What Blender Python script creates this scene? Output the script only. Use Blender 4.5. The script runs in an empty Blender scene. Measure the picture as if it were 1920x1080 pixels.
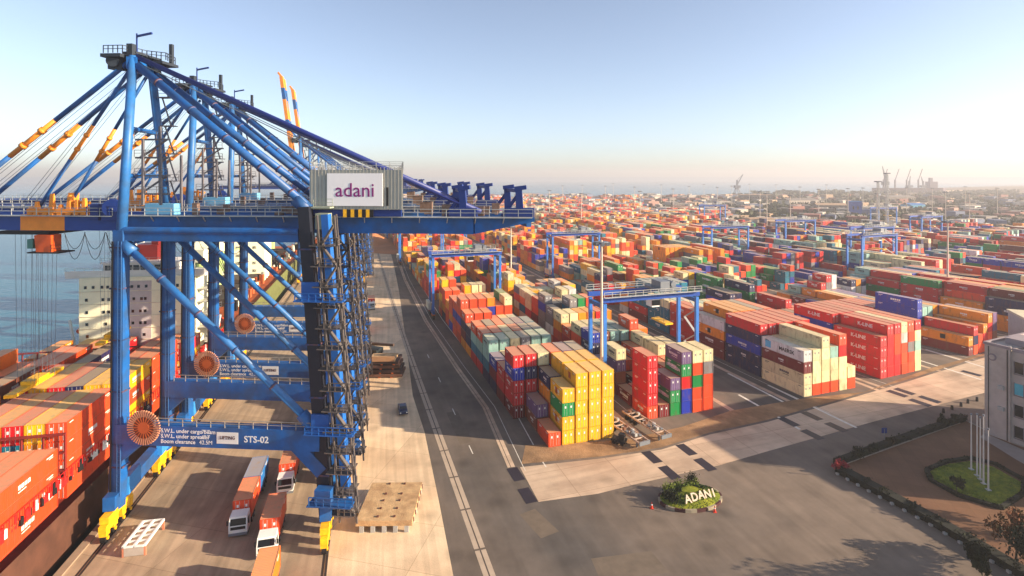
import bpy, math, random
from mathutils import Vector, Matrix
from mathutils.bvhtree import BVHTree
R = math.radians
random.seed(7)
S = bpy.context.scene
COL = S.collection
# ------------------------------------------------------------------ camera, world, sun, exposure
H = 50.0                     # camera height in metres, level camera with a shifted lens
cam = bpy.data.objects.new('camera', bpy.data.cameras.new('camera'))
COL.objects.link(cam)
cam.location = (0, 0, H)
cam.rotation_euler = (R(90), 0, 0)
cam.data.sensor_width = 36.0
cam.data.lens = 36.0 * 1000 / 1920
cam.data.shift_y = -(540 - 331) / 1920
cam.data.clip_start = 1.0
cam.data.clip_end = 60000
S.camera = cam
S.render.resolution_x, S.render.resolution_y = 1024, 576
SUN_AZ, SUN_EL = R(100.0), R(18.5)
w = bpy.data.worlds.new('World'); S.world = w; w.use_nodes = True
nt = w.node_tree
sky = nt.nodes.new('ShaderNodeTexSky'); sky.sky_type = 'NISHITA'; sky.sun_disc = False
sky.sun_elevation = SUN_EL; sky.sun_rotation = SUN_AZ
sky.altitude = 0; sky.air_density = 0.72; sky.dust_density = 0.9; sky.ozone_density = 1.7
bg = nt.nodes['Background']; bg.inputs['Strength'].default_value = 0.102
hs_ = nt.nodes.new('ShaderNodeHueSaturation'); hs_.inputs['Saturation'].default_value = 0.78   # dusty, milky air
nt.links.new(sky.outputs[0], hs_.inputs['Color']); nt.links.new(hs_.outputs[0], bg.inputs[0])
sd = bpy.data.lights.new('sun', 'SUN'); sd.energy = 5.0; sd.angle = R(0.5); sd.color = (1.0, 0.82, 0.60)
sun = bpy.data.objects.new('sun', sd); COL.objects.link(sun)
to_sun = Vector((math.sin(SUN_AZ)*math.cos(SUN_EL), math.cos(SUN_AZ)*math.cos(SUN_EL), math.sin(SUN_EL)))
sun.rotation_euler = to_sun.to_track_quat('Z', 'Y').to_euler()
sun.location = (60, -20, 120)
S.view_settings.view_transform = 'Standard'; S.view_settings.look = 'None'
S.view_settings.exposure = 1.25; S.view_settings.gamma = 1.0
S.cycles.max_bounces = 5; S.cycles.diffuse_bounces = 2; S.cycles.glossy_bounces = 2
S.cycles.volume_bounces = 0; S.cycles.transparent_max_bounces = 6

# ------------------------------------------------------------------ ground geometry of the place
# every long line of the quay and the yard follows one gently bending direction field
FIELD = [(-600, 7.5), (0, 11.0), (250, 12.6), (650, 15.5), (800, 17.4), (1083, 17.4), (1290, 17.8), (1560, 20.5), (1700, 24.5), (1900, 28.0), (2600, 34.0)]
def yaw_u(u):
    if u <= FIELD[0][0]: return R(FIELD[0][1])
    for (a, b), (c, d) in zip(FIELD, FIELD[1:]):
        if u <= c: return R(b + (d - b) * (u - a) / (c - a))
    return R(FIELD[-1][1])
def uof(x, y): return 960 + 1000 * x / max(y, 5)
def yaw_at(x, y): return yaw_u(uof(x, y))
def G(px, py, z=0.0):
    y = 1000 * (H - z) / (py - 331.0)
    return Vector(((px - 960) / 1000 * y, y, z))
def stream(x, y, length, step=2.0):
    """points along the field starting at x, y (negative length: towards the camera)"""
    pts = [(x, y)]; n = int(abs(length) / step); sg = 1 if length > 0 else -1
    for i in range(n):
        a = yaw_at(x, y); x += -math.sin(a) * step * sg; y += math.cos(a) * step * sg
        pts.append((x, y))
    return pts
class Line:
    """arc-length parametrised streamline; s = 0 at the given ground point"""
    def __init__(self, x, y, back=60, fwd=1500, step=2.0):
        b = stream(x, y, -back, step)[::-1]; f = stream(x, y, fwd, step)
        self.p = b + f[1:]; self.s0 = len(b) - 1; self.step = step
    def at(self, s):
        i = self.s0 + s / self.step; i = min(max(i, 0), len(self.p) - 1.001); k = int(i); t = i - k
        (x0, y0), (x1, y1) = self.p[k], self.p[k + 1]
        return Vector((x0 + (x1 - x0) * t, y0 + (y1 - y0) * t, 0)), math.atan2(-(x1 - x0), y1 - y0)
    def s_of_y(self, Y):
        for k, (x, y) in enumerate(self.p):
            if y >= Y: return (k - self.s0) * self.step
        return (len(self.p) - 1 - self.s0) * self.step
# ------------------------------------------------------------------ materials
def srgb(c):
    return tuple(((v / 255) / 12.92 if v / 255 <= 0.04045 else ((v / 255 + 0.055) / 1.055) ** 2.4) for v in c) + (1.0,)
MATS = {}
def mat(name, rgb, rough=0.6, metal=0.0, var=0.12, scale=0.6, bump=0.0, bscale=8.0, spec=0.4, rgb2=None, scale2=0.12, amt2=0.5):
    """principled material, base colour mottled by two noises laid out in world space"""
    if name in MATS: return MATS[name]
    m = bpy.data.materials.new(name); m.use_nodes = True; t = m.node_tree; N = t.nodes; L = t.links
    p = N['Principled BSDF']; p.inputs['Roughness'].default_value = rough; p.inputs['Metallic'].default_value = metal
    p.inputs['Specular IOR Level'].default_value = spec
    g = N.new('ShaderNodeNewGeometry')
    n1 = N.new('ShaderNodeTexNoise'); n1.inputs['Scale'].default_value = scale; n1.inputs['Detail'].default_value = 6
    n1.inputs['Roughness'].default_value = 0.65
    L.new(g.outputs['Position'], n1.inputs['Vector'])
    r = N.new('ShaderNodeMapRange'); r.inputs['From Min'].default_value = 0.3; r.inputs['From Max'].default_value = 0.7
    r.inputs['To Min'].default_value = 1 - var; r.inputs['To Max'].default_value = 1 + var
    L.new(n1.outputs['Fac'], r.inputs['Value'])
    mul = N.new('ShaderNodeMix'); mul.data_type = 'RGBA'; mul.blend_type = 'MULTIPLY'; mul.inputs[0].default_value = 1
    if rgb2:
        n2 = N.new('ShaderNodeTexNoise'); n2.inputs['Scale'].default_value = scale2; n2.inputs['Detail'].default_value = 5
        L.new(g.outputs['Position'], n2.inputs['Vector'])
        rr = N.new('ShaderNodeMapRange'); rr.inputs['From Min'].default_value = 0.42; rr.inputs['From Max'].default_value = 0.62
        rr.inputs['To Max'].default_value = amt2
        L.new(n2.outputs['Fac'], rr.inputs['Value'])
        mx = N.new('ShaderNodeMix'); mx.data_type = 'RGBA'; mx.inputs[6].default_value = srgb(rgb); mx.inputs[7].default_value = srgb(rgb2)
        L.new(rr.outputs[0], mx.inputs[0]); L.new(mx.outputs[2], mul.inputs[6])
    else:
        mul.inputs[6].default_value = srgb(rgb)
    L.new(r.outputs[0], mul.inputs[7]); L.new(mul.outputs[2], p.inputs['Base Color'])
    if bump:
        n3 = N.new('ShaderNodeTexNoise'); n3.inputs['Scale'].default_value = bscale; n3.inputs['Detail'].default_value = 4
        L.new(g.outputs['Position'], n3.inputs['Vector'])
        b = N.new('ShaderNodeBump'); b.inputs['Strength'].default_value = bump; b.inputs['Distance'].default_value = 0.3
        L.new(n3.outputs['Fac'], b.inputs['Height']); L.new(b.outputs[0], p.inputs['Normal'])
    MATS[name] = m; return m
BLUE = mat('crane_blue', (14, 88, 158), 0.5, 0, 0.22, 0.5, rgb2=(52, 70, 92), scale2=0.35, amt2=0.55)
DBLUE = mat('dark_blue_steel', (14, 44, 112), 0.5)
ORANGE = mat('safety_orange', (235, 140, 40), 0.5)
YELLOW = mat('machine_yellow', (238, 176, 20), 0.5, 0, 0.25, 1.5)
DARK = mat('dark_grease', (22, 20, 22), 0.6)
RUBBER = mat('rubber', (18, 18, 19), 0.8)
GREY = mat('grey_steel', (120, 124, 130), 0.5, 0.2)
LGREY = mat('light_galvanised', (176, 176, 172), 0.45, 0.2)
HOUSE = mat('house_cladding', (168, 166, 156), 0.6, 0, 0.06)
WHITE = mat('white_paint', (226, 224, 218), 0.5, 0, 0.06)
CREAMP = mat('cream_paint', (246, 242, 208), 0.55, 0, 0.08, 0.3)
GLASS = mat('dark_glass', (16, 22, 30), 0.08, 0, 0.05, spec=0.8)
RUST = mat('rusty_orange', (176, 84, 40), 0.8, 0, 0.3, 1.2)
PURPLE = mat('purple_lettering', (128, 30, 110), 0.6, 0, 0.02)
CYANP = mat('cyan_glass', (80, 170, 185), 0.15)
REDP = mat('red_paint', (190, 32, 28), 0.45)
ROPE = mat('steel_rope', (96, 104, 112), 0.5, 0.4)
WOOD = mat('weathered_tan', (196, 160, 116), 0.85, 0, 0.2, 1.2, 0.3, 6, 0.4, (150, 112, 76), 0.5, 0.6)
BROWN = mat('brown_steel', (92, 56, 46), 0.8, 0, 0.3, 1.0)

# ------------------------------------------------------------------ mesh builder
class MB:
    def __init__(self): self.v = []; self.f = []; self.m = []; self.mi = 0
    def quad(self, *p):
        n = len(self.v); self.v += [tuple(q) for q in p]; self.f.append(tuple(range(n, n + len(p)))); self.m.append(self.mi); return self
    def hexa(self, P):
        n = len(self.v); self.v += [tuple(q) for q in P]
        for f in ((0, 3, 2, 1), (4, 5, 6, 7), (0, 1, 5, 4), (1, 2, 6, 5), (2, 3, 7, 6), (3, 0, 4, 7)):
            self.f.append(tuple(n + i for i in f)); self.m.append(self.mi)
        return self
    def box(self, x0, x1, y0, y1, z0, z1):
        return self.hexa([(x0, y0, z0), (x1, y0, z0), (x1, y1, z0), (x0, y1, z0), (x0, y0, z1), (x1, y0, z1), (x1, y1, z1), (x0, y1, z1)])
    def bar(self, p, q, w, h=None, w2=None, h2=None, up=(0, 0, 1)):
        p, q = Vector(p), Vector(q); h = w if h is None else h; w2 = w if w2 is None else w2; h2 = h if h2 is None else h2
        d = (q - p).normalized(); up = Vector(up)
        if abs(d.dot(up)) > 0.98: up = Vector((0, 1, 0))
        a = d.cross(up).normalized(); b = a.cross(d).normalized()
        P = []
        for c, ww, hh in ((p, w, h), (q, w2, h2)):
            P += [c - a * ww / 2 - b * hh / 2, c + a * ww / 2 - b * hh / 2, c + a * ww / 2 + b * hh / 2, c - a * ww / 2 + b * hh / 2]
        n = len(self.v); self.v += [tuple(x) for x in P]
        for f in ((0, 1, 2, 3), (4, 7, 6, 5), (0, 4, 5, 1), (1, 5, 6, 2), (2, 6, 7, 3), (3, 7, 4, 0)):
            self.f.append(tuple(n + i for i in f)); self.m.append(self.mi)
        return self
    def tube(self, p, q, r, r2=None, n=10, cap=True):
        p, q = Vector(p), Vector(q); r2 = r if r2 is None else r2
        d = (q - p).normalized(); up = Vector((0, 0, 1)) if abs(d.z) < 0.95 else Vector((0, 1, 0))
        a = d.cross(up).normalized(); b = a.cross(d).normalized(); k = len(self.v)
        for c, rr in ((p, r), (q, r2)):
            for i in range(n):
                t = 2 * math.pi * i / n; self.v.append(tuple(c + a * math.cos(t) * rr + b * math.sin(t) * rr))
        for i in range(n):
            j = (i + 1) % n; self.f.append((k + i, k + j, k + n + j, k + n + i)); self.m.append(self.mi)
        if cap:
            self.f.append(tuple(range(k + n - 1, k - 1, -1))); self.m.append(self.mi)
            self.f.append(tuple(range(k + n, k + 2 * n))); self.m.append(self.mi)
        return self
    def poly(self, pts, r, n=6):
        for p, q in zip(pts, pts[1:]): self.tube(p, q, r, n=n)
        return self
    def prism(self, pts, z0, z1):
        n = len(self.v); k = len(pts); self.v += [(x, y, z0) for x, y in pts] + [(x, y, z1) for x, y in pts]
        self.f.append(tuple(range(n + k - 1, n - 1, -1))); self.m.append(self.mi)
        self.f.append(tuple(range(n + k, n + 2 * k))); self.m.append(self.mi)
        for i in range(k):
            j = (i + 1) % k; self.f.append((n + i, n + j, n + k + j, n + k + i)); self.m.append(self.mi)
        return self
    def rail(self, pts, h=1.1, r=0.035, every=2.0, mid=True):
        """handrail along a polyline of floor points"""
        up = Vector((0, 0, 1))
        for p, q in zip(pts, pts[1:]):
            p, q = Vector(p), Vector(q); n = max(1, round((q - p).length / every))
            for i in range(n + 1):
                c = p.lerp(q, i / n); self.bar(c, c + up * h, r * 2)
            self.bar(p + up * h, q + up * h, r * 2)
            if mid: self.bar(p + up * h * .55, q + up * h * .55, r * 1.6)
        return self
    def mesh(self, name, mats, smooth=False):
        me = bpy.data.meshes.new(name); me.from_pydata(self.v, [], self.f)
        for m in (mats if isinstance(mats, (list, tuple)) else [mats]): me.materials.append(m)
        if any(self.m): me.polygons.foreach_set('material_index', self.m)
        if smooth: me.polygons.foreach_set('use_smooth', [True] * len(self.f))
        me.update(); return me
    def build(self, name, mats, parent=None, smooth=False):
        o = bpy.data.objects.new(name, self.mesh(name, mats, smooth)); COL.objects.link(o)
        if parent: o.parent = parent
        return o
def tag(o, label=None, cat=None, group=None, kind=None):
    if label: o['label'] = label
    if cat: o['category'] = cat
    if group: o['group'] = group
    if kind: o['kind'] = kind
    return o
def empty(name, loc=(0, 0, 0), rz=0, label=None, cat=None, group=None):
    o = bpy.data.objects.new(name, None); COL.objects.link(o); o.location = loc; o.rotation_euler = (0, 0, rz)
    return tag(o, label, cat, group)
def kids(o): return [c for c in ALLKIDS.get(o.name, [])]
def copy_tree(o, skip=(), parent=None):
    c = o.copy(); COL.objects.link(c)
    if parent: c.parent = parent
    for ch in list(o.children):
        if ch.name.split('.')[0] in skip: continue
        copy_tree(ch, skip, c)
    return c
def text(body, size, name, m, parent=None, loc=(0, 0, 0), rot=(90, 0, 0), ext=0.02, align='CENTER', sx=1.0, bold=0.0):
    cu = bpy.data.curves.new(name, 'FONT'); cu.body = body; cu.size = size; cu.extrude = ext; cu.align_x = align; cu.offset = bold
    cu.resolution_u = 3; cu.space_line = 0.95
    tmp = bpy.data.objects.new(name, cu); COL.objects.link(tmp)
    dg = bpy.context.evaluated_depsgraph_get(); dg.update()
    me = bpy.data.meshes.new_from_object(tmp.evaluated_get(dg)); bpy.data.objects.remove(tmp)
    me.materials.clear(); me.materials.append(m)
    o = bpy.data.objects.new(name, me); COL.objects.link(o)
    o.location = loc; o.rotation_euler = tuple(R(a) for a in rot); o.scale = (sx, 1, 1)
    if parent: o.parent = parent
    return o
def sheet(name, pts, z, m, kind='structure'):
    mb = MB(); mb.quad(*[(p[0], p[1], z) for p in pts]); o = mb.build(name, m); return tag(o, kind=kind)
def ribbon(name, centre, w0, w1, z, m):
    """strip between offsets w0 and w1 (metres to the right of the line)"""
    mb = MB(); n = len(centre); L_, R_ = [], []
    for i, (x, y) in enumerate(centre):
        a = centre[max(i - 1, 0)]; b = centre[min(i + 1, n - 1)]; d = Vector((b[0] - a[0], b[1] - a[1])).normalized()
        L_.append((x + d.y * w0, y - d.x * w0, z)); R_.append((x + d.y * w1, y - d.x * w1, z))
    mb.v = L_ + R_
    for i in range(n - 1): mb.f.append((i, n + i, n + i + 1, i + 1)); mb.m.append(0)
    return tag(mb.build(name, m), kind='structure')
# ================================================================== SETTING
ASPH = mat('asphalt', (122, 107, 94), 0.9, 0, 0.22, 0.12, 0.04, 9.0, 0.2, (88, 82, 78), 0.02, 1.0)
def streaks(m, ang, lo=0.72, hi=1.12, sx=0.9, sy=0.03):
    # wear and rubber streaks running along the road
    t = m.node_tree; N = t.nodes; L = t.links; p = N['Principled BSDF']; src = p.inputs['Base Color'].links[0].from_socket
    g = N.new('ShaderNodeNewGeometry'); a = N.new('ShaderNodeMapping'); a.inputs['Rotation'].default_value = (0, 0, ang); L.new(g.outputs['Position'], a.inputs['Vector'])
    b = N.new('ShaderNodeMapping'); b.inputs['Scale'].default_value = (sx, sy, 1); L.new(a.outputs[0], b.inputs['Vector'])
    n = N.new('ShaderNodeTexNoise'); n.inputs['Scale'].default_value = 1; n.inputs['Detail'].default_value = 5; n.inputs['Distortion'].default_value = 0.6; L.new(b.outputs[0], n.inputs['Vector'])
    r = N.new('ShaderNodeMapRange'); r.inputs['From Min'].default_value = .35; r.inputs['From Max'].default_value = .65; r.inputs['To Min'].default_value = lo; r.inputs['To Max'].default_value = hi; L.new(n.outputs['Fac'], r.inputs['Value'])
    v = N.new('ShaderNodeTexVoronoi'); v.feature = 'F1'; v.inputs['Scale'].default_value = 0.16; L.new(g.outputs['Position'], v.inputs['Vector'])
    r2 = N.new('ShaderNodeMapRange'); r2.inputs['From Min'].default_value = .05; r2.inputs['From Max'].default_value = .3; r2.inputs['To Min'].default_value = .72; r2.inputs['To Max'].default_value = 1.0; L.new(v.outputs['Distance'], r2.inputs['Value'])
    k = N.new('ShaderNodeMath'); k.operation = 'MULTIPLY'; L.new(r.outputs[0], k.inputs[0]); L.new(r2.outputs[0], k.inputs[1])
    mx = N.new('ShaderNodeMix'); mx.data_type = 'RGBA'; mx.blend_type = 'MULTIPLY'; mx.inputs[0].default_value = 1; L.new(src, mx.inputs[6]); L.new(k.outputs[0], mx.inputs[7]); L.new(mx.outputs[2], p.inputs['Base Color'])
streaks(ASPH, R(-16), .88, 1.06, .5, .05)
def concrete(name, rgb, rgb2, sx, sy, ang, joint=0.05):
    m = mat(name, rgb, 0.88, 0, 0.14, 0.25, 0.1, 4.0, 0.25, rgb2, 0.06, 0.7)
    t = m.node_tree; N = t.nodes; L = t.links; p = N['Principled BSDF']
    src = p.inputs['Base Color'].links[0].from_socket
    g = N.new('ShaderNodeNewGeometry'); mp = N.new('ShaderNodeMapping'); mp.inputs['Rotation'].default_value = (0, 0, ang)
    L.new(g.outputs['Position'], mp.inputs['Vector'])
    br = N.new('ShaderNodeTexBrick'); br.inputs['Scale'].default_value = 1.0; br.inputs['Brick Width'].default_value = sx
    br.inputs['Row Height'].default_value = sy; br.inputs['Mortar Size'].default_value = joint; br.offset = 0.0
    br.inputs['Mortar Smooth'].default_value = 0.3
    br.inputs['Color1'].default_value = (1, 1, 1, 1); br.inputs['Color2'].default_value = (0.84, 0.83, 0.83, 1); br.inputs['Mortar'].default_value = (0.6, 0.57, 0.54, 1)
    L.new(mp.outputs[0], br.inputs['Vector'])
    mx = N.new('ShaderNodeMix'); mx.data_type = 'RGBA'; mx.blend_type = 'MULTIPLY'; mx.inputs[0].default_value = 0.85
    L.new(src, mx.inputs[6]); L.new(br.outputs['Color'], mx.inputs[7]); L.new(mx.outputs[2], p.inputs['Base Color'])
    return m
APRON = concrete('apron_concrete', (232, 204, 168), (204, 172, 138), 14, 9, R(13))
WHARF = concrete('wharf_concrete', (184, 160, 132), (150, 128, 106), 12, 8, R(13))
streaks(WHARF, R(-13), .8, 1.08); streaks(APRON, R(-13), .86, 1.06)
STRIPC = concrete('crossing_concrete', (206, 180, 154), (180, 150, 126), 9, 7, R(-18), 0.07)
streaks(STRIPC, R(70), .84, 1.06, .5, .06)
GUTTER = mat('drain_concrete', (176, 156, 136), 0.9)
LINEP = mat('worn_white_line', (214, 206, 194), 0.8, 0, 0.2, 1.5)
PLATE = mat('dark_steel_plate', (40, 34, 44), 0.6, 0, 0.2)
DIRT = mat('packed_dirt', (132, 104, 78), 1.0, 0, 0.2, 0.5, 0.3, 3.0, 0.1, (166, 132, 98), 0.2, 0.8)
LAND = mat('far_land', (124, 104, 90), 1.0, 0, 0.25, 0.01, 0, 1, 0.1, (84, 82, 62), 0.004, 0.9)
# sea: one sheet to the horizon, four metres below the quay
m = bpy.data.materials.new('sea_water'); m.use_nodes = True; t = m.node_tree; p = t.nodes['Principled BSDF']
p.inputs['Base Color'].default_value = srgb((44, 112, 128)); p.inputs['Roughness'].default_value = 0.22; p.inputs['IOR'].default_value = 1.33
g = t.nodes.new('ShaderNodeNewGeometry'); mp = t.nodes.new('ShaderNodeMapping'); mp.inputs['Scale'].default_value = (1, 2.2, 1)
t.links.new(g.outputs['Position'], mp.inputs['Vector'])
n1 = t.nodes.new('ShaderNodeTexNoise'); n1.inputs['Scale'].default_value = 0.16; n1.inputs['Detail'].default_value = 8; n1.inputs['Roughness'].default_value = 0.6
t.links.new(mp.outputs[0], n1.inputs['Vector'])
b = t.nodes.new('ShaderNodeBump'); b.inputs['Strength'].default_value = 0.55; b.inputs['Distance'].default_value = 1.2
t.links.new(n1.outputs['Fac'], b.inputs['Height']); t.links.new(b.outputs[0], p.inputs['Normal'])
n2 = t.nodes.new('ShaderNodeTexNoise'); n2.inputs['Scale'].default_value = 0.006; n2.inputs['Detail'].default_value = 4
t.links.new(mp.outputs[0], n2.inputs['Vector'])
rp = t.nodes.new('ShaderNodeMix'); rp.data_type = 'RGBA'; rp.inputs[6].default_value = srgb((12, 80, 108)); rp.inputs[7].default_value = srgb((52, 118, 134))
t.links.new(n2.outputs['Fac'], rp.inputs[0]); t.links.new(rp.outputs[2], p.inputs['Base Color'])
WATER = m
sheet('water', [(-40000, -500), (40000, -500), (40000, 45000), (-40000, 45000)], -4.0, WATER)
# land: outline follows the quay face, the far coast and the harbour on the right
P0 = G(101, 1080); QUAY = Line(P0.x, P0.y, 60, 900)
SEA_RAIL = Line(G(205, 1005).x, G(205, 1005).y, 60, 900)
LAND_RAIL = Line(G(612, 1030).x, G(612, 1030).y, 60, 900)
quay_pts = [p for p in QUAY.p]
coast = [G(690, 392), G(760, 374), G(900, 369), G(1060, 368), G(1230, 366), G(1400, 364), G(1560, 363), G(1640, 362), G(1690, 356), G(1760, 352), G(1900, 348), G(2400, 347)]
outline = quay_pts + [(c.x, c.y) for c in coast] + [(6000, 400), (600, -60), (quay_pts[0][0], -60)]
mb = MB()
from mathutils.geometry import tessellate_polygon
tris = tessellate_polygon([[Vector((x, y, 0)) for x, y in outline]])
mb.v = [(x, y, 0) for x, y in outline]
mb.f = [tuple(t_) for t_ in tris]; mb.m = [0] * len(mb.f)
base = mb.build('ground', ASPH)
for pl in base.data.polygons:
    if pl.normal.z < 0: pl.flip()
tag(base, kind='structure')
mb = MB()                                               # quay face down into the water
for (x0, y0), (x1, y1) in zip(quay_pts, quay_pts[1:]): mb.quad((x0, y0, -6), (x1, y1, -6), (x1, y1, 0), (x0, y0, 0))
tag(mb.build('quay_face', mat('quay_face', (70, 62, 56), 0.9, 0, 0.3)), kind='structure')
EDGE = Line(G(850, 1080).x, G(850, 1080).y, 60, 500)
def between(name, A, B, s0, s1, z, m, offa=0, offb=0, step=4):
    mb = MB(); n = int((s1 - s0) / step); L_, R_ = [], []
    for i in range(n + 1):
        y = s0 + (s1 - s0) * i / n
        pa, ya = A.at(A.s_of_y(y)); pb, yb = B.at(B.s_of_y(y))
        L_.append((pa.x + offa, pa.y, z)); R_.append((pb.x + offb, pb.y, z))
    mb.v = L_ + R_
    for i in range(n): mb.f.append((i, n + 1 + i, n + 2 + i, i + 1)); mb.m.append(0)
    return tag(mb.build(name, m), kind='structure')
between('wharf_pavement', QUAY, LAND_RAIL, 45, 470, 0.006, WHARF, 1.1, 0)
ep = [G(*q) for q in ((880, 1230), (850, 1080), (823, 940), (796, 810), (774, 742), (761, 640), (748, 545), (737, 490), (728, 458))]
lpz = [LAND_RAIL.at(LAND_RAIL.s_of_y(y))[0] for y in (45, 55, 66, 80, 100, 120, 150, 200, 260, 330, 400)]
mb = MB(); mb.v = [(q.x, q.y, .006) for q in lpz + ep[::-1]]
mb.f = [tuple(t_) for t_ in tessellate_polygon([[Vector((x, y, 0)) for x, y, z in mb.v]])]; mb.m = [0] * len(mb.f)
tag(mb.build('apron_pavement', APRON), kind='structure')
def fix_up(o):
    for pl in o.data.polygons:
        if pl.normal.z < 0: pl.flip()
# raised cope along the quay face, crane rails in dark slots, drain and lane lines
ribbon('quay_cope', QUAY.p[::2], 0.05, 1.1, 0.25, mat('cope', (150, 128, 106), 0.9))
mb = MB()
pp = QUAY.p[::2]
for i, ((x0, y0), (x1, y1)) in enumerate(zip(pp, pp[1:])):
    mb.quad((x0 + 1.1, y0, 0), (x1 + 1.1, y1, 0), (x1 + 1.1, y1, .25), (x0 + 1.1, y0, .25))
tag(mb.build('cope_step', MATS['cope']), kind='structure')
for nm, LN in (('seaside_rail_slot', SEA_RAIL), ('landside_rail_slot', LAND_RAIL)):
    ribbon(nm, LN.p[:260], -0.35, 0.35, 0.012, mat('rail_slot', (52, 42, 38), 0.8))
    ribbon(nm.replace('slot', 'head'), LN.p[:260], -0.06, 0.06, 0.03, mat('rail_head', (150, 130, 110), 0.4, 0.7))
d0 = G(918, 1080); DRAIN = Line(d0.x, d0.y, 45, 300)
ribbon('drain_strip', DRAIN.p, -0.75, 0.75, 0.012, GUTTER)
ribbon('drain_groove', DRAIN.p, -0.09, 0.09, 0.016, mat('groove', (80, 68, 60), 0.9))
mb = MB()
for s in range(-40, 260, 9):
    c, a = DRAIN.at(s); e = Vector((math.cos(a), math.sin(a), 0)); f_ = Vector((-math.sin(a), math.cos(a), 0))
    z = Vector((0, 0, 0.018)); mb.quad(c - e * .8 - f_ * .18 + z, c + e * .8 - f_ * .18 + z, c + e * .8 + f_ * .18 + z, c - e * .8 + f_ * .18 + z)
tag(mb.build('drain_joints', mat('drain_joint', (96, 84, 74), 0.9)), kind='structure')
# gantry runways beside every block: pale strip, two darker lines
BLK0 = [(4.0, 97.5), (27.7, 109.6), (66.0, 120.8), (90.8, 131.6), (127, 148.4), (162, 165.5), (198, 183.5), (234, 202), (270, 221), (306, 240), (342, 260), (378, 281), (414, 302), (450, 324), (486, 346), (522, 369)]
BLINES = [Line(x, y, 10, 620) for x, y in BLK0]
pl_ = [G(985, 941), G(952, 877), G(905, 765), G(852, 690), G(795, 602), G(757, 525), G(742, 480)]
path = [(p.x, p.y) for p in pl_]
fine = []
for (x0, y0), (x1, y1) in zip(path, path[1:]):
    for i in range(6): fine.append((x0 + (x1 - x0) * i / 6, y0 + (y1 - y0) * i / 6))
ribbon('runway_strip', fine[6:], 0.0, 1.3, 0.01, STRIPC)
ribbon('runway_groove', fine[6:], 0.5, 0.62, 0.014, MATS['groove'])
ribbon('runway_line', fine[5:], 2.6, 2.72, 0.01, LINEP)
ribbon('lane_line', fine[5:], 6.3, 6.5, 0.01, LINEP)
for i, LN in enumerate(BLINES[1:7]):
    for o_ in (-5.4, 19.2):
        ribbon('runway_strip', LN.p[3:180], o_, o_ + 1.2, 0.01, STRIPC)
for i, LN in enumerate(BLINES[1:6]):
    ribbon('lane_line', LN.p[1:150], -1.8, -1.65, 0.01, LINEP)
# dashes of the truck road
mb = MB()
for (x, y) in ((883, 843), (851, 772), (824, 712), (803, 668)):
    c = G(x, y); a = yaw_at(c.x, c.y); f_ = Vector((-math.sin(a), math.cos(a), 0)) * 1.6; e = Vector((math.cos(a), math.sin(a), 0)) * .09; z = Vector((0, 0, .01))
    mb.quad(c - e - f_ + z, c + e - f_ + z, c + e + f_ + z, c - e + f_ + z)
tag(mb.build('lane_dashes', LINEP), kind='structure')
# crossing strip of pale concrete in front of the blocks
up_ = [(975, 876), (1125, 860), (1240, 843), (1330, 815), (1440, 791), (1560, 757), (1700, 716), (1840, 672), (1990, 630)]
lo_ = [(1990, 703), (1840, 738), (1640, 790), (1440, 846), (1350, 872), (1200, 906), (1120, 926), (1010, 941)]
sheet('crossing_pavement', [G(*q) for q in reversed(up_ + lo_)], 0.008, STRIPC)
mb = MB()
q_ = up_ + [(2100, 600)]
dl = [(985, 835), (1165, 826), (1280, 800), (1370, 770), (1500, 748), (1620, 735), (1745, 690), (1840, 664), (1920, 640)]
sheet('dirt_verge', [G(*p) for p in ([(978, 870)] + [(x, y - 4) for x, y in up_[1:]] + dl[::-1])][::-1], 0.012, DIRT)
plates = [(967, 889), (989, 929), (1222, 857), (1287, 843), (1255, 886), (1322, 871), (1479, 791), (1522, 780), (1523, 815), (1568, 801), (1682, 738), (1696, 734), (1725, 755), (1743, 749), (1821, 700), (1895, 712)]
mb = MB()
for (x, y) in plates:
    c = G(x, y); a = yaw_at(c.x, c.y) + R(2); f_ = Vector((-math.sin(a), math.cos(a), 0)) * 2.0; e = Vector((math.cos(a), math.sin(a), 0)) * .95; z = Vector((0, 0, .02))
    mb.quad(c - e - f_ + z, c + e - f_ + z, c + e + f_ + z, c - e + f_ + z)
tag(mb.build('steel_crossing_plates', PLATE), kind='structure')
mb = MB()
for (a_, b_, c_, d_) in ((1440, 722, 1606, 802), (1365, 700, 1475, 757), (1735, 655, 1850, 690), (1700, 668, 1840, 712), (1385, 740, 1500, 805)):
    p, q = G(a_, b_), G(c_, d_); d = (q - p).normalized(); e = Vector((-d.y, d.x, 0)) * .3; z = Vector((0, 0, .011))
    mb.quad(p - e + z, q - e + z, q + e + z, p + e + z)
tag(mb.build('gate_lines', LINEP), kind='structure')
for o in [o for o in COL.objects if o.type == 'MESH' and o.get('kind') == 'structure' and o.name.split('.')[0] not in ('quay_face', 'cope_step')]: fix_up(o)
# repair patches and oil stained bays in the road surface
PATCH = mat('road_patch', (106, 93, 80), .92, 0, .18, .5); PATCH2 = mat('road_patch_light', (128, 111, 94), .92, 0, .18, .5)
rp_ = random.Random(12)
for i, (px, py, lx, ly) in enumerate(((1180, 1060, 9, 4), (1010, 980, 3, 6), (860, 800, 2.4, 14))):
    c = G(px, py); a = yaw_at(c.x, c.y) + R(rp_.choice((0, 0, 12, -8))); f_ = Vector((-math.sin(a), math.cos(a), 0)) * ly / 2; e = Vector((math.cos(a), math.sin(a), 0)) * lx / 2; z = Vector((0, 0, .003 + .0004 * i))
    mb = MB(); mb.quad(c - e - f_ + z, c + e - f_ + z, c + e * rp_.uniform(.8, 1) + f_ + z, c - e + f_ + z); tag(mb.build('road_patch', PATCH), kind='structure')
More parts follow.
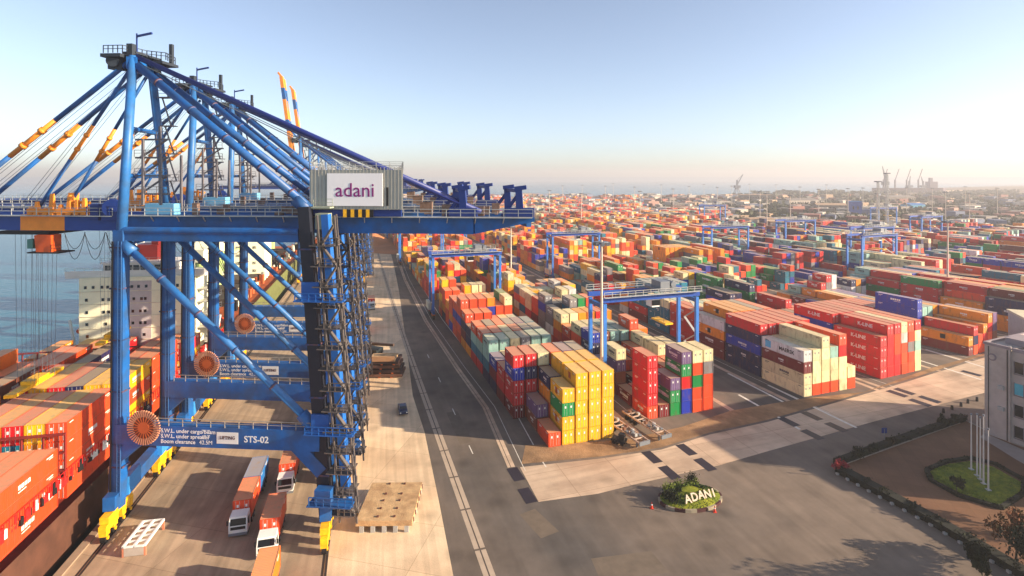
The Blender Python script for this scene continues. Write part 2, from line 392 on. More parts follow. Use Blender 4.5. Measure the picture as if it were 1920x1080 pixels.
# far land beyond the yard (lies just above the asphalt)
far = [G(640, 445), G(2600, 470), G(2600, 347.5)] + [G(x, y + 1.5) for x, y in ((1900, 348), (1760, 352), (1690, 356), (1640, 362), (1400, 364), (1060, 368), (760, 376), (700, 392))]
o = sheet('far_terrain', far, 0.02, LAND); fix_up(o)
sand = [G(1440, 437), G(2300, 455), G(2300, 446), G(1440, 428)]
o = sheet('sand_road', sand, 0.05, mat('sand', (190, 160, 128), 1.0, 0, 0.2, 0.02)); fix_up(o)
# ================================================================== CONTAINERS
PAL = {'r': ('red', (196, 12, 24)), 'o': ('orange red', (222, 68, 26)), 'y': ('yellow', (240, 172, 10)), 'k': ('mustard', (224, 132, 8)),
       'c': ('cream', (226, 210, 160)), 'w': ('white', (214, 210, 204)), 'g': ('green', (4, 128, 62)), 't': ('teal', (4, 106, 130)),
       'l': ('pale teal', (142, 182, 170)), 'b': ('blue', (18, 44, 156)), 'n': ('navy', (18, 24, 74)), 'm': ('maroon', (110, 16, 24)),
       'p': ('purple grey', (104, 76, 118)), 's': ('grey', (124, 120, 122)), 'd': ('brown', (132, 72, 50)), 'a': ('orange', (240, 108, 20)),
       'e': ('sky blue', (30, 112, 180))}
def cpaint(name, jitter):
    m = bpy.data.materials.new(name); m.use_nodes = True; t = m.node_tree; N = t.nodes; L = t.links; p = N['Principled BSDF']
    p.inputs['Roughness'].default_value = 0.5; p.inputs['Specular IOR Level'].default_value = 0.35
    at = N.new('ShaderNodeAttribute'); at.attribute_name = 'Col'
    g = N.new('ShaderNodeNewGeometry'); uv = N.new('ShaderNodeUVMap'); uv.uv_map = 'UVMap'
    # rust and grime streaks: noise stretched down the panel
    mp = N.new('ShaderNodeMapping'); mp.inputs['Scale'].default_value = (1.1, 1.1, 0.35); L.new(g.outputs['Position'], mp.inputs['Vector'])
    n1 = N.new('ShaderNodeTexNoise'); n1.inputs['Scale'].default_value = 1.0; n1.inputs['Detail'].default_value = 7; n1.inputs['Roughness'].default_value = 0.7
    L.new(mp.outputs[0], n1.inputs['Vector'])
    r1 = N.new('ShaderNodeMapRange'); r1.inputs['From Min'].default_value = 0.5; r1.inputs['From Max'].default_value = 0.72; r1.inputs['To Max'].default_value = 0.7
    L.new(n1.outputs['Fac'], r1.inputs['Value'])
    oi = N.new('ShaderNodeObjectInfo')
    rv = N.new('ShaderNodeMapRange'); rv.inputs['To Min'].default_value = 1 - jitter; rv.inputs['To Max'].default_value = 1 + jitter; L.new(oi.outputs['Random'], rv.inputs['Value'])
    mu = N.new('ShaderNodeMix'); mu.data_type = 'RGBA'; mu.blend_type = 'MULTIPLY'; mu.inputs[0].default_value = 1
    L.new(at.outputs['Color'], mu.inputs[6]); L.new(rv.outputs[0], mu.inputs[7])
    mx = N.new('ShaderNodeMix'); mx.data_type = 'RGBA'; mx.inputs[7].default_value = srgb((110, 74, 52)); L.new(mu.outputs[2], mx.inputs[6]); L.new(r1.outputs[0], mx.inputs[0])
    # roofs tinted pale tan: dust, with their sunlit brightness painted in too
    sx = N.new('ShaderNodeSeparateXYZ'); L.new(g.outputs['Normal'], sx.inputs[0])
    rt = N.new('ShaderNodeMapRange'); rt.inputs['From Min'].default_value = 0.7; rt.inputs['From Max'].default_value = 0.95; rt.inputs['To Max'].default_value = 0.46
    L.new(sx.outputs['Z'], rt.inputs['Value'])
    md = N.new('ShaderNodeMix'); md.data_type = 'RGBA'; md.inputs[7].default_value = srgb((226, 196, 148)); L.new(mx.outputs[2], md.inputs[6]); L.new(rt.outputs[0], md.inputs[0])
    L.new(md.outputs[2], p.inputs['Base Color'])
    wv = N.new('ShaderNodeTexWave'); wv.wave_type = 'BANDS'; wv.bands_direction = 'X'; wv.inputs['Scale'].default_value = 1.1
    L.new(uv.outputs[0], wv.inputs['Vector'])
    b = N.new('ShaderNodeBump'); b.inputs['Strength'].default_value = 0.45; b.inputs['Distance'].default_value = 0.06
    L.new(wv.outputs['Fac'], b.inputs['Height']); L.new(b.outputs[0], p.inputs['Normal'])
    return m
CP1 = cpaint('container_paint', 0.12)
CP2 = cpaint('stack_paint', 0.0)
CW, CH = 2.44, 2.59
class CB:
    """boxes with UVs in metres and a colour per face"""
    def __init__(self): self.v = []; self.f = []; self.uv = []; self.c = []
    def box(self, M, hx, y0, y1, z0, z1, col):
        n = len(self.v)
        P = [(-hx, y0, z0), (hx, y0, z0), (hx, y1, z0), (-hx, y1, z0), (-hx, y0, z1), (hx, y0, z1), (hx, y1, z1), (-hx, y1, z1)]
        if M is None: self.v += P
        else:
            c, s, x, y, z = M
            self.v += [(x + a * c - b * s, y + a * s + b * c, z + d) for a, b, d in P]
        for f, ax in (((4, 5, 6, 7), 1), ((0, 1, 5, 4), 0), ((1, 2, 6, 5), 1), ((2, 3, 7, 6), 0), ((3, 0, 4, 7), 1), ((0, 3, 2, 1), 1)):
            self.f.append(tuple(n + i for i in f)); self.c += [col] * 4
            for i in f: self.uv += [P[i][ax], P[i][2] if f != (4, 5, 6, 7) else P[i][0]]
    def mesh(self, name, mats):
        me = bpy.data.meshes.new(name); me.from_pydata(self.v, [], self.f)
        u = me.uv_layers.new(name='UVMap'); u.data.foreach_set('uv', self.uv)
        ca = me.color_attributes.new('Col', 'FLOAT_COLOR', 'CORNER'); ca.data.foreach_set('color', [x for c in self.c for x in c])
        for m in mats: me.materials.append(m)
        me.update(); return me
MC = {}
def cmesh(k, ln, v=0):
    if (k, ln, v) in MC: return MC[k, ln, v]
    col = srgb(PAL[k][1]); dk = tuple(v * 0.8 for v in col[:3]) + (1,)
    b = CB(); h = ln / 2; x = CW / 2
    b.box(None, x - .045, -h + .05, h - .05, .06, CH - .035, col)
    for sx in (-1, 1):
        for sy in (-1, 1):
            n0 = len(b.v); b.box((1, 0, sx * (x - .08), sy * (h - .08), 0), .08, -.08, .08, 0, CH, dk)
        b.box((1, 0, sx * (x - .05), 0, 0), .048, -h + .16, h - .16, .0, .15, dk)
        b.box((1, 0, sx * (x - .05), 0, 0), .048, -h + .16, h - .16, CH - .11, CH - .001, col)
    for sy in (-1, 1):
        b.box((1, 0, 0, sy * (h - .05), 0), x - .16, -.048, .048, 0, .15, dk)
        b.box((1, 0, 0, sy * (h - .05), 0), x - .16, -.048, .048, CH - .12, CH - .002, col)
    wc = srgb((226, 222, 214)) if k not in 'cwl' else srgb((60, 58, 62))
    for sx in (-1, 1):
        b.box((1, 0, sx * (x - .04), h - 1.5, 0), .006, -.75, .55, 2.1, 2.24, wc); b.box((1, 0, sx * (x - .04), h - 1.3, 0), .006, -.5, .35, 1.86, 1.95, wc)
        b.box((1, 0, sx * (x - .04), -h + 1.2, 0), .006, -.45, .45, 2.12, 2.24, wc)
    if v:                                            # worn company marks: a row of blocks and a smaller line
        q = random.Random(v * 7 + ord(k)); s0 = q.uniform(.3, .5); n_ = q.choice((4, 5, 6)); L0 = -n_ * s0 * .6 + q.uniform(-.6, .6)
        for sx in (-1, 1):
            for i in range(n_): b.box((1, 0, sx * (x - .04), L0 + i * s0 * 1.25, 0), .006, 0, s0, 1.15, 1.15 + s0 * 1.15, wc)
            b.box((1, 0, sx * (x - .04), L0, 0), .006, 0, n_ * s0 * .8, .8, .92, wc)
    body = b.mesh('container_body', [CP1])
    # doors at the near end: two leaves, four locking rods, a placard each
    mb = MB(); y = -h + .048
    for sx in (-1, 1):
        mb.mi = 0; mb.box(*sorted((sx * .02, sx * (x - .17))), y - .03, y - .001, .16, CH - .13)
        mb.mi = 1
        for rx in (.32, .82): mb.box(sx * rx - .022, sx * rx + .022, y - .065, y - .032, .16, CH - .13)
        mb.mi = 2; mb.box(sx * .57 - .13, sx * .57 + .13, y - .036, y - .031, 1.55, 1.95)
    if k not in DM: DM[k] = mat('door_' + PAL[k][0].replace(' ', '_'), tuple(min(255, int(v * 1.02 + 8)) for v in PAL[k][1]), 0.5, 0, 0.2, 0.8)
    door = mb.mesh('container_door', [DM[k], LGREY, WHITE if k not in 'cwl' else GREY])
    MC[k, ln, v] = (body, door); return MC[k, ln, v]
DM = {}
CONT = []      # every container: dict
def addc(x, y, z, yaw, ln, k, where, row, col, tier, near=True):
    CONT.append(dict(x=x, y=y, z=z, yaw=yaw, ln=ln, k=k, where=where, row=row, col=col, tier=tier, near=near))
SPEC = {
 0: (6.06, [['', 'o', 'yygy', 'yyyyy', 'yyyyy', 'yyyyy'], ['', 'dp', 'ookn', 'yymyy', 'ymyyy', 'yyyyy'], ['mrrbr', 'orrnr', 'mnrmc', 'morbo', 'nmrsp', 'mdsms'],
     ['mrr', 'bnt', 'mrs', 'rms', 'nrn', 'mrt'], ['nmb', 'rmn', 'nms', 'mrd', 'smn', 'rmt'], ['ntll', 'mtcl', 'rnlc', 'mrss', 'dmcl', 'rmll'],
     ['rtlo', 'mtco', 'rnlc', 'mrco', 'dmcs', 'rmls'], ['rtlo', 'mrns', 'rnpo', 'nmns', 'dmsp', 'rmst'], ['knn', 'mbs', 'rns', 'nmt', 'dmn', 'rnt'],
     ['kmno', 'mrbo', 'rmoo', 'moo', 'dlc', 'mrl'], ['ooboo', 'mrboo', 'rmbpo', 'moobk', 'ynko', 'mrooc'], ['oobo', 'mrbo', 'rmbo', 'mooo', 'ynko', 'mroog'],
     ['bkoo', 'mrbo', 'rmbo', 'mooo', 'ynkc', 'mroo'], ['ook', 'mro', 'rmo', 'moo', 'yyo', 'mro'], ['nkoo', 'rkoo', 'yyo', 'moy', 'yyo', 'mro'], ['okyoy', 'rkooo', 'ylc', 'moyy', 'yycc', 'mroc']]),
 1: (6.06, [['orrrr', 'm', 'ggp', 'bbrgp', 'oogoc', 'ooosc'], ['m', 'r', 'nn', 'nmr', 'nbr', 'mr'], ['mdpc', '', 'm', 'nno', 'mcoc', 'nrcc'], ['mb', 'nm', 'no', 'mno', 'mcoc', 'mro'],
     ['rnnb', 'nmnd', 'nmdl', 'bnnl', 'ronoo', 'rnoa'], ['rnoc', 'nmcc', 'nmcl', 'bncl', 'mmn', 'rmn'], ['nro', 'rnc', 'mrb', 'nro', 'bnb', 'mrn'], ['rokc', 'nccc', 'scck', 'omkk', 'rmrr', 'mrok']]),
 2: (12.19, [['ccmw', 'occc', 'occcc', 'occl', 'cccro', 'oc'], ['nnbnr', 'nmrrr', 'nmrrr', 'rrcrr', 'cmrrr', 'mrccr'], ['mmkw', 'rrrrk', 'rrrrk', 'rrnrk', 'nrrrs', 'rrrro'], ['rrro', 'rrrr', 'rrrc', 'rrrl', 'nrrc', 'rrro'],
     ['tttc', 'rbbl', 'rrbw', 'rbbl', 'nnr', 'rrr'], ['mrt', 'rrttt', 'rrttt', 'rtttt', 'nottt', 'rtttt']]),
 3: (12.19, [['rrrr', 'rrrrr', 'rroor', 'ooowc', 'oosoo', 'cclcr'], ['nbbbr', 'nrrrr', 'nrrrr', 'orrcr', 'orrcr', 'ccrrr'], ['nnr', 'rbb', 'rrr', 'rrn', 'orr', 'rro'], ['brr', 'rrr', 'rm', 'rr', 'orrr', 'rrr'],
     ['bbbn', 'bbbn', 'bn', 'ggggn', 'orb', 'rr'], ['ttg', 'bbb', 'ggggg', 'rr', 'obl', 'rw']]),
 4: (12.19, [['mk', 'onr', 'oo', 'ork', 'oork', 'ddpp'], ['bbbbb', 'bbnl', 'bbll', 'nrrk', 'ppdp', 'oor'], ['bbr', 'rrr', 'kkr', 'bnb', 'rrk', 'ttt'], ['kb', 'rk', 'bbk', 'nkc', 'rrb', 'brb']])}
ORD = ['first', 'second', 'third', 'fourth', 'fifth', 'sixth', 'seventh', 'eighth', 'ninth', 'tenth', 'eleventh', 'twelfth', 'thirteenth', 'fourteenth', 'fifteenth', 'sixteenth', 'seventeenth', 'eighteenth', 'nineteenth', 'twentieth']
rg = random.Random(11)
WEIGHT = {0: 'yyyyyykkkkooooooaarrmcclsnbdg', 1: 'yyyykkkoooooarrmccclsnbtwg', 2: 'rrrrrrmmookkccwwlsbbntg', 3: 'rrrrrmmookbbbnncwtgslt'}
def palette(x, y):
    u = uof(x, y)
    if y > 230 and u < 1250: return WEIGHT[0] if u < 1120 else WEIGHT[1]
    return WEIGHT[1] if u < 1290 else (WEIGHT[2] if rg.random() < .5 else WEIGHT[3])
for bi, LN in enumerate(BLINES):
    spec_len, rows = SPEC.get(bi, (12.19 if rg.random() < .6 else 6.06, []))
    s = 0.0; r = 0
    run = 0; hbase = 4; dom = 'o'; ln = spec_len
    while True:
        p, a = LN.at(s); ln_ = ln
        c_, s_ = math.cos(a), math.sin(a)
        u0_ = uof(p.x, p.y); ymax = 575 if u0_ < 1330 else (455 if u0_ > 1500 else 575 - (u0_ - 1330) * .7)
        if p.y > ymax: break
        if r < len(rows): cols = rows[r]
        else:
            if run <= 0:
                run = rg.choice((1, 2, 3, 5)); hbase = rg.choice((2, 3, 4, 4, 5, 5, 4, 1)); dom = rg.choice(palette(p.x, p.y)); ln = rg.choice((6.06, 6.06, 6.06, 12.19) if bi < 3 or p.y > 260 else (12.19, 12.19, 6.06)); ln_ = ln
                if rg.random() < .12: s += rg.choice((5, 8)); r += 1; run = 0; continue
            run -= 1; pal = palette(p.x, p.y); cols = []
            fam = rg.choice(pal) + rg.choice(pal)
            ncol = 6 if bi < 2 else 7
            for c in range(ncol if bi < 2 else 10):
                if bi >= 2 and c >= 7 and (p.y < 190 or bi < 3): cols.append(''); continue
                if c % 2 == 0 and p.y > 190: hb2 = rg.choice((-2, -1, 0, 0, 1))
                h = max(0, min(5, (hb2 if p.y > 190 else 0) + hbase + rg.choice((-1, 0, 0, 0, 1)) - (rg.random() < .1) * 2)); cols.append(''.join((dom if rg.random() < (.45 if p.y < 190 else .28) else rg.choice(fam) if rg.random() < .4 else rg.choice(pal)) for _ in range(h)))
        u = uof(p.x, p.y)
        if u < 2250:
            for c, stack in enumerate(cols):
                off = (c + .5) * 2.74 + (4.6 if c >= 7 else 0)
                x = p.x + c_ * off - s_ * (ln_ / 2); y = p.y + s_ * off + c_ * (ln_ / 2)
                for t_, k in enumerate(stack):
                    if r >= len(rows) or k in PAL:
                        addc(x + rg.uniform(-.04, .04), y + rg.uniform(-.06, .06), t_ * (CH + .012), a, ln_, k, bi, r, c, t_)
        s += ln_ + (.45 if ln_ < 7 else .6); r += 1
# low stacks reaching further inland
for i in range(1700):
    x_ = rg.uniform(700, 1560); v_ = rg.uniform(42, 90); p = G(x_, 331 + v_)
    if p.y < 545: continue
    if x_ > 1330 or (x_ > 1200 and v_ < 70): continue
    k = rg.choice('ooorrmkkyccwwsbnld'); a = yaw_at(p.x, p.y)
    for t_ in range(rg.choice((1, 2, 3, 4))):
        for c in range(rg.choice((2, 4, 6))): addc(p.x + c * 2.8, p.y + c * .7, t_ * CH, a, 12.19, k if rg.random() < .6 else rg.choice('orkcws'), 99, 0, 0, 0, False)
# ---- containers on the ship alongside: bays of eleven across
HULL = Line(*[(lambda p: (p.x - 1.7, p.y))(G(101, 1080))][0], 60, 700)
DECK = 4.3
sg = random.Random(5)
SHIPBAYS = [(57.5, 12.19, 3, 'ooaoo'), (71.0, 12.19, 4, 'ooooo'), (84.5, 12.19, 4, 'kyoyk'), (97.5, 12.19, 4, 'ooroo'), (110.5, 12.19, 3, 'yroko')]
SH = []
for bi_, (Y, ln_, nt_, out) in enumerate(SHIPBAYS):
    s = HULL.s_of_y(Y); p, a = HULL.at(s + ln_ / 2); c_, s_ = math.cos(R(5)), math.sin(R(5)); ca, sa = math.cos(a), math.sin(a)
    p0, _ = HULL.at(s)
    SH.append((Y, p0, a))
    for c in range(12):
        off = -1.6 - c * 2.52
        x, y = p.x + ca * off, p.y + sa * off
        ntier = nt_ if c < 2 else max(2, nt_ + sg.choice((0, 0, 0, -1) if c < 9 else (0, -1, -1)))
        dom = sg.choice('oaro')
        for t_ in range(ntier):
            k = sg.choice('oooarrkymodn') if c else 'o'
            if bi_ == 0: k = 'o' if c != 3 else 'a'
            if bi_ == 1: k = 'o' if c == 0 else ('r', 'y', 'r', 'k', 'r', 'o', 'k', 'm', 'o', 'a', 'y', 'o')[c] if t_ == ntier - 1 else sg.choice('oyrlkt')
            if bi_ == 2 and c < 2: k = ('n', 'y', 'o', 'y')[t_ % 4]
            if bi_ == 3 and c < 2: k = 'or'[c]
            if bi_ == 4 and c < 2: k = 'kyro'[t_ + c]
            if bi_ == 4 and c >= 8: k = sg.choice('kyyk')
            addc(x, y, DECK + 1.9 + t_ * (CH + .012), a, ln_, k, 'ship%d' % bi_, 0, c, t_)
# ---- which 300 show largest: rays from the camera to sample points of the faces that can be seen
bv, bf = [], []
for d in CONT:
    n = len(bv); c_, s_ = math.cos(d['yaw']), math.sin(d['yaw']); h = d['ln'] / 2; x0 = CW / 2
    for z in (d['z'], d['z'] + CH):
        for (a_, b_) in ((-x0, -h), (x0, -h), (x0, h), (-x0, h)): bv.append((d['x'] + a_ * c_ - b_ * s_, d['y'] + a_ * s_ + b_ * c_, z))
    for f in ((4, 5, 6, 7), (0, 1, 5, 4), (1, 2, 6, 5), (2, 3, 7, 6), (3, 0, 4, 7)): bf.append(tuple(n + i for i in f))
BV = BVHTree.FromPolygons(bv, bf)
CO = Vector((0, 0, H))
def proj(p): return (960 + 1000 * p[0] / p[1], 331 + 1000 * (H - p[2]) / p[1])
for i, d in enumerate(CONT):
    n = i * 8; V = bv[n:n + 8]; tot = 0.0
    if d['y'] > 330 or not d['near']: d['vis'] = 0; continue
    for fi, f in enumerate(((4, 5, 6, 7), (0, 1, 5, 4), (3, 0, 4, 7), (1, 2, 6, 5))):
        q = [proj(V[j]) for j in f]; A = abs(sum(q[j][0] * q[(j + 1) % 4][1] - q[(j + 1) % 4][0] * q[j][1] for j in range(4))) / 2
        cx = sum(x for x, y in q) / 4; cy = sum(y for x, y in q) / 4
        if A < 25 or cx < 2 or cx > 1918 or cy > 1078: continue
        hit = 0; smp = ((.5, .5), (.2, .2), (.8, .2), (.2, .8), (.8, .8))
        a_, b_, c2, d2 = (Vector(V[j]) for j in f)
        for (s1, s2) in smp:
            P = a_.lerp(b_, s1).lerp(d2.lerp(c2, s1), s2); D = P - CO; L_ = D.length; loc, nn, idx, dist = BV.ray_cast(CO, D.normalized(), L_ + 1)
            if idx is not None and idx // 5 == i and abs(dist - L_) < .05: hit += 1
        tot += A * hit / len(smp)
    d['vis'] = tot
order = sorted(range(len(CONT)), key=lambda i: -CONT[i]['vis'])
BIG = [i for i in order[:284] if CONT[i]['vis'] > 0]   # with the trucks' containers 300 in all
BLOCKNAME = {0: 'quayside block', 1: 'block under the blue gantry', 2: 'block right of that gantry', 3: 'block with the tall red stack', 4: 'block behind the grey building'}
SHIPNAME = {'ship0': 'nearest bay of the ship', 'ship1': 'second bay of the ship', 'ship2': 'third bay of the ship', 'ship3': 'fourth bay of the ship', 'ship4': 'bay before the ship bridge'}
for rank, i in enumerate(BIG):
    d = CONT[i]; d['used'] = True
    named = d['where'] in (1, 2, 3, 4) and d['k'] in 'rgwyk' and d['col'] < 2 and d['row'] < 2
    body, door = cmesh(d['k'], round(d['ln'], 2), 0 if named or i % 3 == 0 else i % 3)
    o = bpy.data.objects.new('shipping_container', body); COL.objects.link(o)
    o.location = (d['x'], d['y'], d['z']); o.rotation_euler = (0, 0, d['yaw'])
    cn = PAL[d['k']][0]; tn = ORD[d['tier']]
    if isinstance(d['where'], str):
        lab = '%s container, tier %s up, stack %s from the quay, %s' % (cn, tn, ORD[d['col']], SHIPNAME[d['where']]); gr = 'containers stowed on the ship'
    else:
        bn = BLOCKNAME.get(d['where'], '%s yard block' % ORD[min(d['where'], 19)])
        lab = '%s container, tier %s, row %s, stack %s, %s' % (cn, tn, ORD[min(d['row'], 19)] if d['row'] < 20 else str(d['row'] + 1), ORD[d['col']], bn); gr = 'containers stacked in the yard'
    tag(o, lab, 'container', gr)
    d['obj'] = o
    if rank < 190:
        dd = bpy.data.objects.new('door', door); COL.objects.link(dd); dd.parent = o
cb = CB()
for d in CONT:
    if d.get('used'): continue
    col = srgb(PAL[d['k']][1]); j = rg.uniform(.82, 1.18); col = tuple(min(.9, v * j) for v in col[:3]) + (1,)
    c_, s_ = math.cos(d['yaw']), math.sin(d['yaw']); cb.box((c_, s_, d['x'], d['y'], d['z']), CW / 2, -d['ln'] / 2, d['ln'] / 2, 0, CH, col)
    if d['y'] < 330 and d['near'] and d['ln'] > 7 and rg.random() < .5:
        o_ = CW / 2 + .01; wc = srgb((220, 216, 208)) if d['k'] not in 'cwl' else srgb((60, 70, 90)); yy = rg.uniform(-3, 1); cb.box((c_, s_, d['x'] - c_ * o_, d['y'] - s_ * o_, d['z']), .006, yy, yy + rg.uniform(1.4, 3.2), 1.1, 1.1 + rg.uniform(.3, .7), wc)
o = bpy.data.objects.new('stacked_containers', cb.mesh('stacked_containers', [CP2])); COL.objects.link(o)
tag(o, 'the rest of the container stacks, many colours, filling the yard to the far haze', 'containers', kind='stuff')
# lettering on the containers that carry a readable name or mark
LETTER = mat('white_lettering', (228, 226, 222), 0.6, 0, 0.03)
def side_text(d, s, size, m, dy=0, dz=.9, sx=1.0):
    if 'obj' not in d: return
    text(s, size, 'lettering', m, d['obj'], (-CW / 2 - .012, dy, dz), (90, 0, -90), 0.006, sx=sx, bold=.02)
for d in CONT:
    if 'obj' not in d or isinstance(d['where'], str): continue
    if d['where'] == 3 and d['k'] == 'r' and d['col'] in (0, 1) and d['row'] < 2: side_text(d, 'K-LINE', 1.3, LETTER, dy=-.5)
    if d['k'] == 'g' and d['where'] in (1, 3): side_text(d, 'EVERGREEN', .9, LETTER)
    if d['where'] == 2 and d['row'] == 0 and d['col'] == 0 and d['k'] == 'w':
        side_text(d, 'MAERSK', 1.2, DARK, dy=-1.3)
        mb = MB(); mb.box(-CW / 2 - .012, -CW / 2, 3.3, 5.0, .5, 2.1); mb.build('emblem', mat('pale_blue_mark', (90, 176, 210), .6), d['obj'])
    if d['k'] in 'ky' and d['where'] in (2, 4) and d['col'] < 2:
        mb = MB(); mb.box(-CW / 2 - .012, -CW / 2, -.55, .75, .7, 2.0); mb.build('emblem', DARK, d['obj'])
    if d['k'] == 'y' and d['where'] == 0 and d['row'] == 0:
        mb = MB(); mb.box(-CW / 2 - .012, -CW / 2, -.5, .6, .7, 1.9); mb.build('emblem', RUST, d['obj'])
# ================================================================== SHIP-TO-SHORE CRANES
SEAM = mat('flange_blue', (30, 64, 112), .6, 0, .3, 2, rgb2=(112, 66, 44), scale2=1.4, amt2=.7)
T, SP = 30.9, 16.4
SKEW = R(16.5)
def Q(t, s, z):
    z = z * .972 if z <= 46 else 44.7 + (z - 46) * 1.08
    return Vector((t - s * math.sin(SKEW), s * math.cos(SKEW), z))
TL = 27.7                                   # the landside legs lean in towards the top
def land_t(z): return T + (TL - T) * (z - 3) / 43
def stay(parent, a, b, r, name='forestay'):
    a, b = Vector(a), Vector(b); mb = MB(); cuts = [0, .38, .62, 1] if name == 'forestay' else [0, 1]
    for i, (c, d) in enumerate(zip(cuts, cuts[1:])):
        mb.mi = i % 2; mb.tube(a.lerp(b, c), a.lerp(b, d), r * (1 if i != 1 else 1.05), n=10)
    mb.mi = 0
    for c in (.45, .55): mb.mi = 1; mb.tube(a.lerp(b, c - .008), a.lerp(b, c + .008), r * 1.5, n=8)
    return mb.build(name, [BLUE, ORANGE], parent, True) if name == 'forestay' else None
def make_crane():
    root = empty('quay_crane', (0, 0, 0))
    for s in (0, SP):
        mb = MB(); mb.bar(Q(0, s, 3.0), Q(.5, s, 12.5), 1.6, 1.3, 1.9, 1.3, (0, 1, 0)); mb.bar(Q(.5, s, 12.3), Q(.7, s, 43.6), 1.8, 1.3, 1.5, 1.3, (0, 1, 0))
        mb.mi = 1
        for z in (9, 20, 27.5, 35, 41): mb.bar(Q(.5, s, z), Q(.5, s, z + .22), 2.0, 1.5, up=(0, 1, 0))
        mb.build('leg', [BLUE, SEAM], root)
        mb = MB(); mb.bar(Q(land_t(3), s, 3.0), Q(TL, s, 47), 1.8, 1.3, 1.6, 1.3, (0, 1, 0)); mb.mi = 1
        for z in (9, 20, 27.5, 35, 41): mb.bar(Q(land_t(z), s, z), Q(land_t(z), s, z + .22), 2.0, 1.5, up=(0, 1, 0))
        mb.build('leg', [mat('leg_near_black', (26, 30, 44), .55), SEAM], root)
        mb = MB(); mb.bar(Q(.5, s, 14.0), Q(land_t(14), s, 14.0), 1.7, 2.8)       # portal beam with knees
        mb.bar(Q(.6, s, 10.5), Q(4.2, s, 13.6), 1.5, 1.6); mb.bar(Q(land_t(10), s, 9.5), Q(26.5, s, 13.4), 1.5, 1.8)
        pb = mb.build('portal_beam', BLUE, root)
        mb = MB(); mb.rail([Q(2, s - .8, 15.4), Q(28.6, s - .8, 15.4)], r=.04); mb.build('railing', mat('pale_rail', (150, 140, 128), .6), pb)
        mb = MB(); mb.tube(Q(1.2, s, 41.6), Q(28.6, s, 16.2), .52, n=14); mb.tube(Q(1.2, s, 41.6), Q(2.6, s, 40.3), .85, n=12); mb.tube(Q(27.2, s, 17.5), Q(28.9, s, 15.6), .85, n=12)
        mb.mi = 1
        for k in (.2, .4, .6, .8): mb.tube(Q(1.2, s, 41.6).lerp(Q(28.6, s, 16.2), k - .004), Q(1.2, s, 41.6).lerp(Q(28.6, s, 16.2), k + .004), .62, n=14)
        mb.build('diagonal_brace', [mat('brace_blue', (40, 104, 168), .45, 0, .2, .6, rgb2=(60, 80, 100), scale2=.4, amt2=.5), SEAM], root, True)
        mb = MB(); mb.tube(Q(1.0, s, 43.5), Q(TL - .8, s, 43.5), .55, n=14); mb.bar(Q(1.0, s, 42.6), Q(TL - .8, s, 42.6), .7, 1.1)
        mb.build('upper_tie_beam', BLUE, root)
    # sill beams low along each rail, equaliser beams and bogies
    for t0, nm in ((0, 'sea'), (T, 'land')):
        mb = MB(); mb.bar(Q(t0, -2.2, 4.6), Q(t0, SP + 2.2, 4.6), 1.5, 1.9); mb.build('sill_beam', BLUE, root)
        for s in (0, SP):
            bg_ = MB(); bg_.bar(Q(t0, s - 3.4, 3.0), Q(t0, s + 3.4, 3.0), 1.1, .9)
            for q in (-2.2, 2.2): bg_.bar(Q(t0, s + q - 1.7, 2.0), Q(t0, s + q + 1.7, 2.0), .95, .9); bg_.bar(Q(t0, s + q, 2.0), Q(t0, s + q, 3.2), .8, .9)
            b_ = bg_.build('bogie', YELLOW, root)
            for q in (-3.3, -1.2, 1.2, 3.3):
                wm = MB(); c = Q(t0, s + q, .62); n_ = Vector((math.cos(SKEW), math.sin(SKEW), 0)) * .32
                wm.tube(c - n_, c + n_, .6, n=14); wm.mi = 1; wm.tube(c - n_ * 1.5, c + n_ * 1.5, .25, n=8)
                wm.mi = 1; wm.bar(Q(t0, s + q - .5, 1.25), Q(t0, s + q + .5, 1.25), .9, .5); wm.build('wheel', [DARK, YELLOW], b_)
        for s in (2.6, SP - 2.6): mb = MB(); mb.bar(Q(t0 + 1.0, s - 1.9, 5.6), Q(t0 + 1.0, s + 1.9, 5.6), .8, 2.6); mb.build('electrical_cabinet', mat('cabinet_blue', (50, 136, 206), .5), root)
        mb = MB(); mb.bar(Q(t0, .9, 42.2), Q(t0, SP - .9, 42.2), 1.6, 2.2) if t0 == 0 else mb.bar(Q(TL, .9, 45.6), Q(TL, SP - .9, 45.6), 1.5, 1.8); mb.build('cross_beam', BLUE, root)
    for s in (0, SP):                                     # ladders, cable trays and flange bands on the legs
        mb = MB()
        for dx in (.35, .85): mb.bar(Q(dx + .1, s - .85, 5), Q(dx + .3, s - .85, 42), .09)
        for i in range(60): z = 5.3 + i * .61; mb.bar(Q(.45, s - .86, z), Q(1.0, s - .86, z), .06)
        mb.build('ladder', mat('ladder_blue', (50, 96, 150), .6), root)
        mb = MB(); mb.bar(Q(-.55, s - .8, 4), Q(-.2, s - .8, 42), .22, .12); mb.build('cable_tray', DARK, root)
    # two box girders with walkway
    for s in (4, 12):
        mb = MB(); mb.bar(Q(-1, s, 44.3), Q(52, s, 44.3), 1.3, 2.5)
        A = [Q(52, s - .65, 43.05), Q(52, s + .65, 43.05), Q(52, s + .65, 45.55), Q(52, s - .65, 45.55)]; B_ = [Q(60.5, s - .65, 44.9), Q(60.5, s + .65, 44.9), Q(60.5, s + .65, 45.55), Q(60.5, s - .65, 45.55)]
        mb.hexa([A[0], B_[0], B_[1], A[1], A[3], B_[3], B_[2], A[2]])
        gi = mb.build('girder', BLUE, root)
        side = -1 if s == 4 else 1
        mb = MB(); mb.bar(Q(-1, s + side * 1.2, 45.5), Q(60, s + side * 1.2, 45.5), 1.0, .12)
        mb.rail([Q(-1, s + side * 1.65, 45.56), Q(60, s + side * 1.65, 45.56)], r=.04, every=2.0)
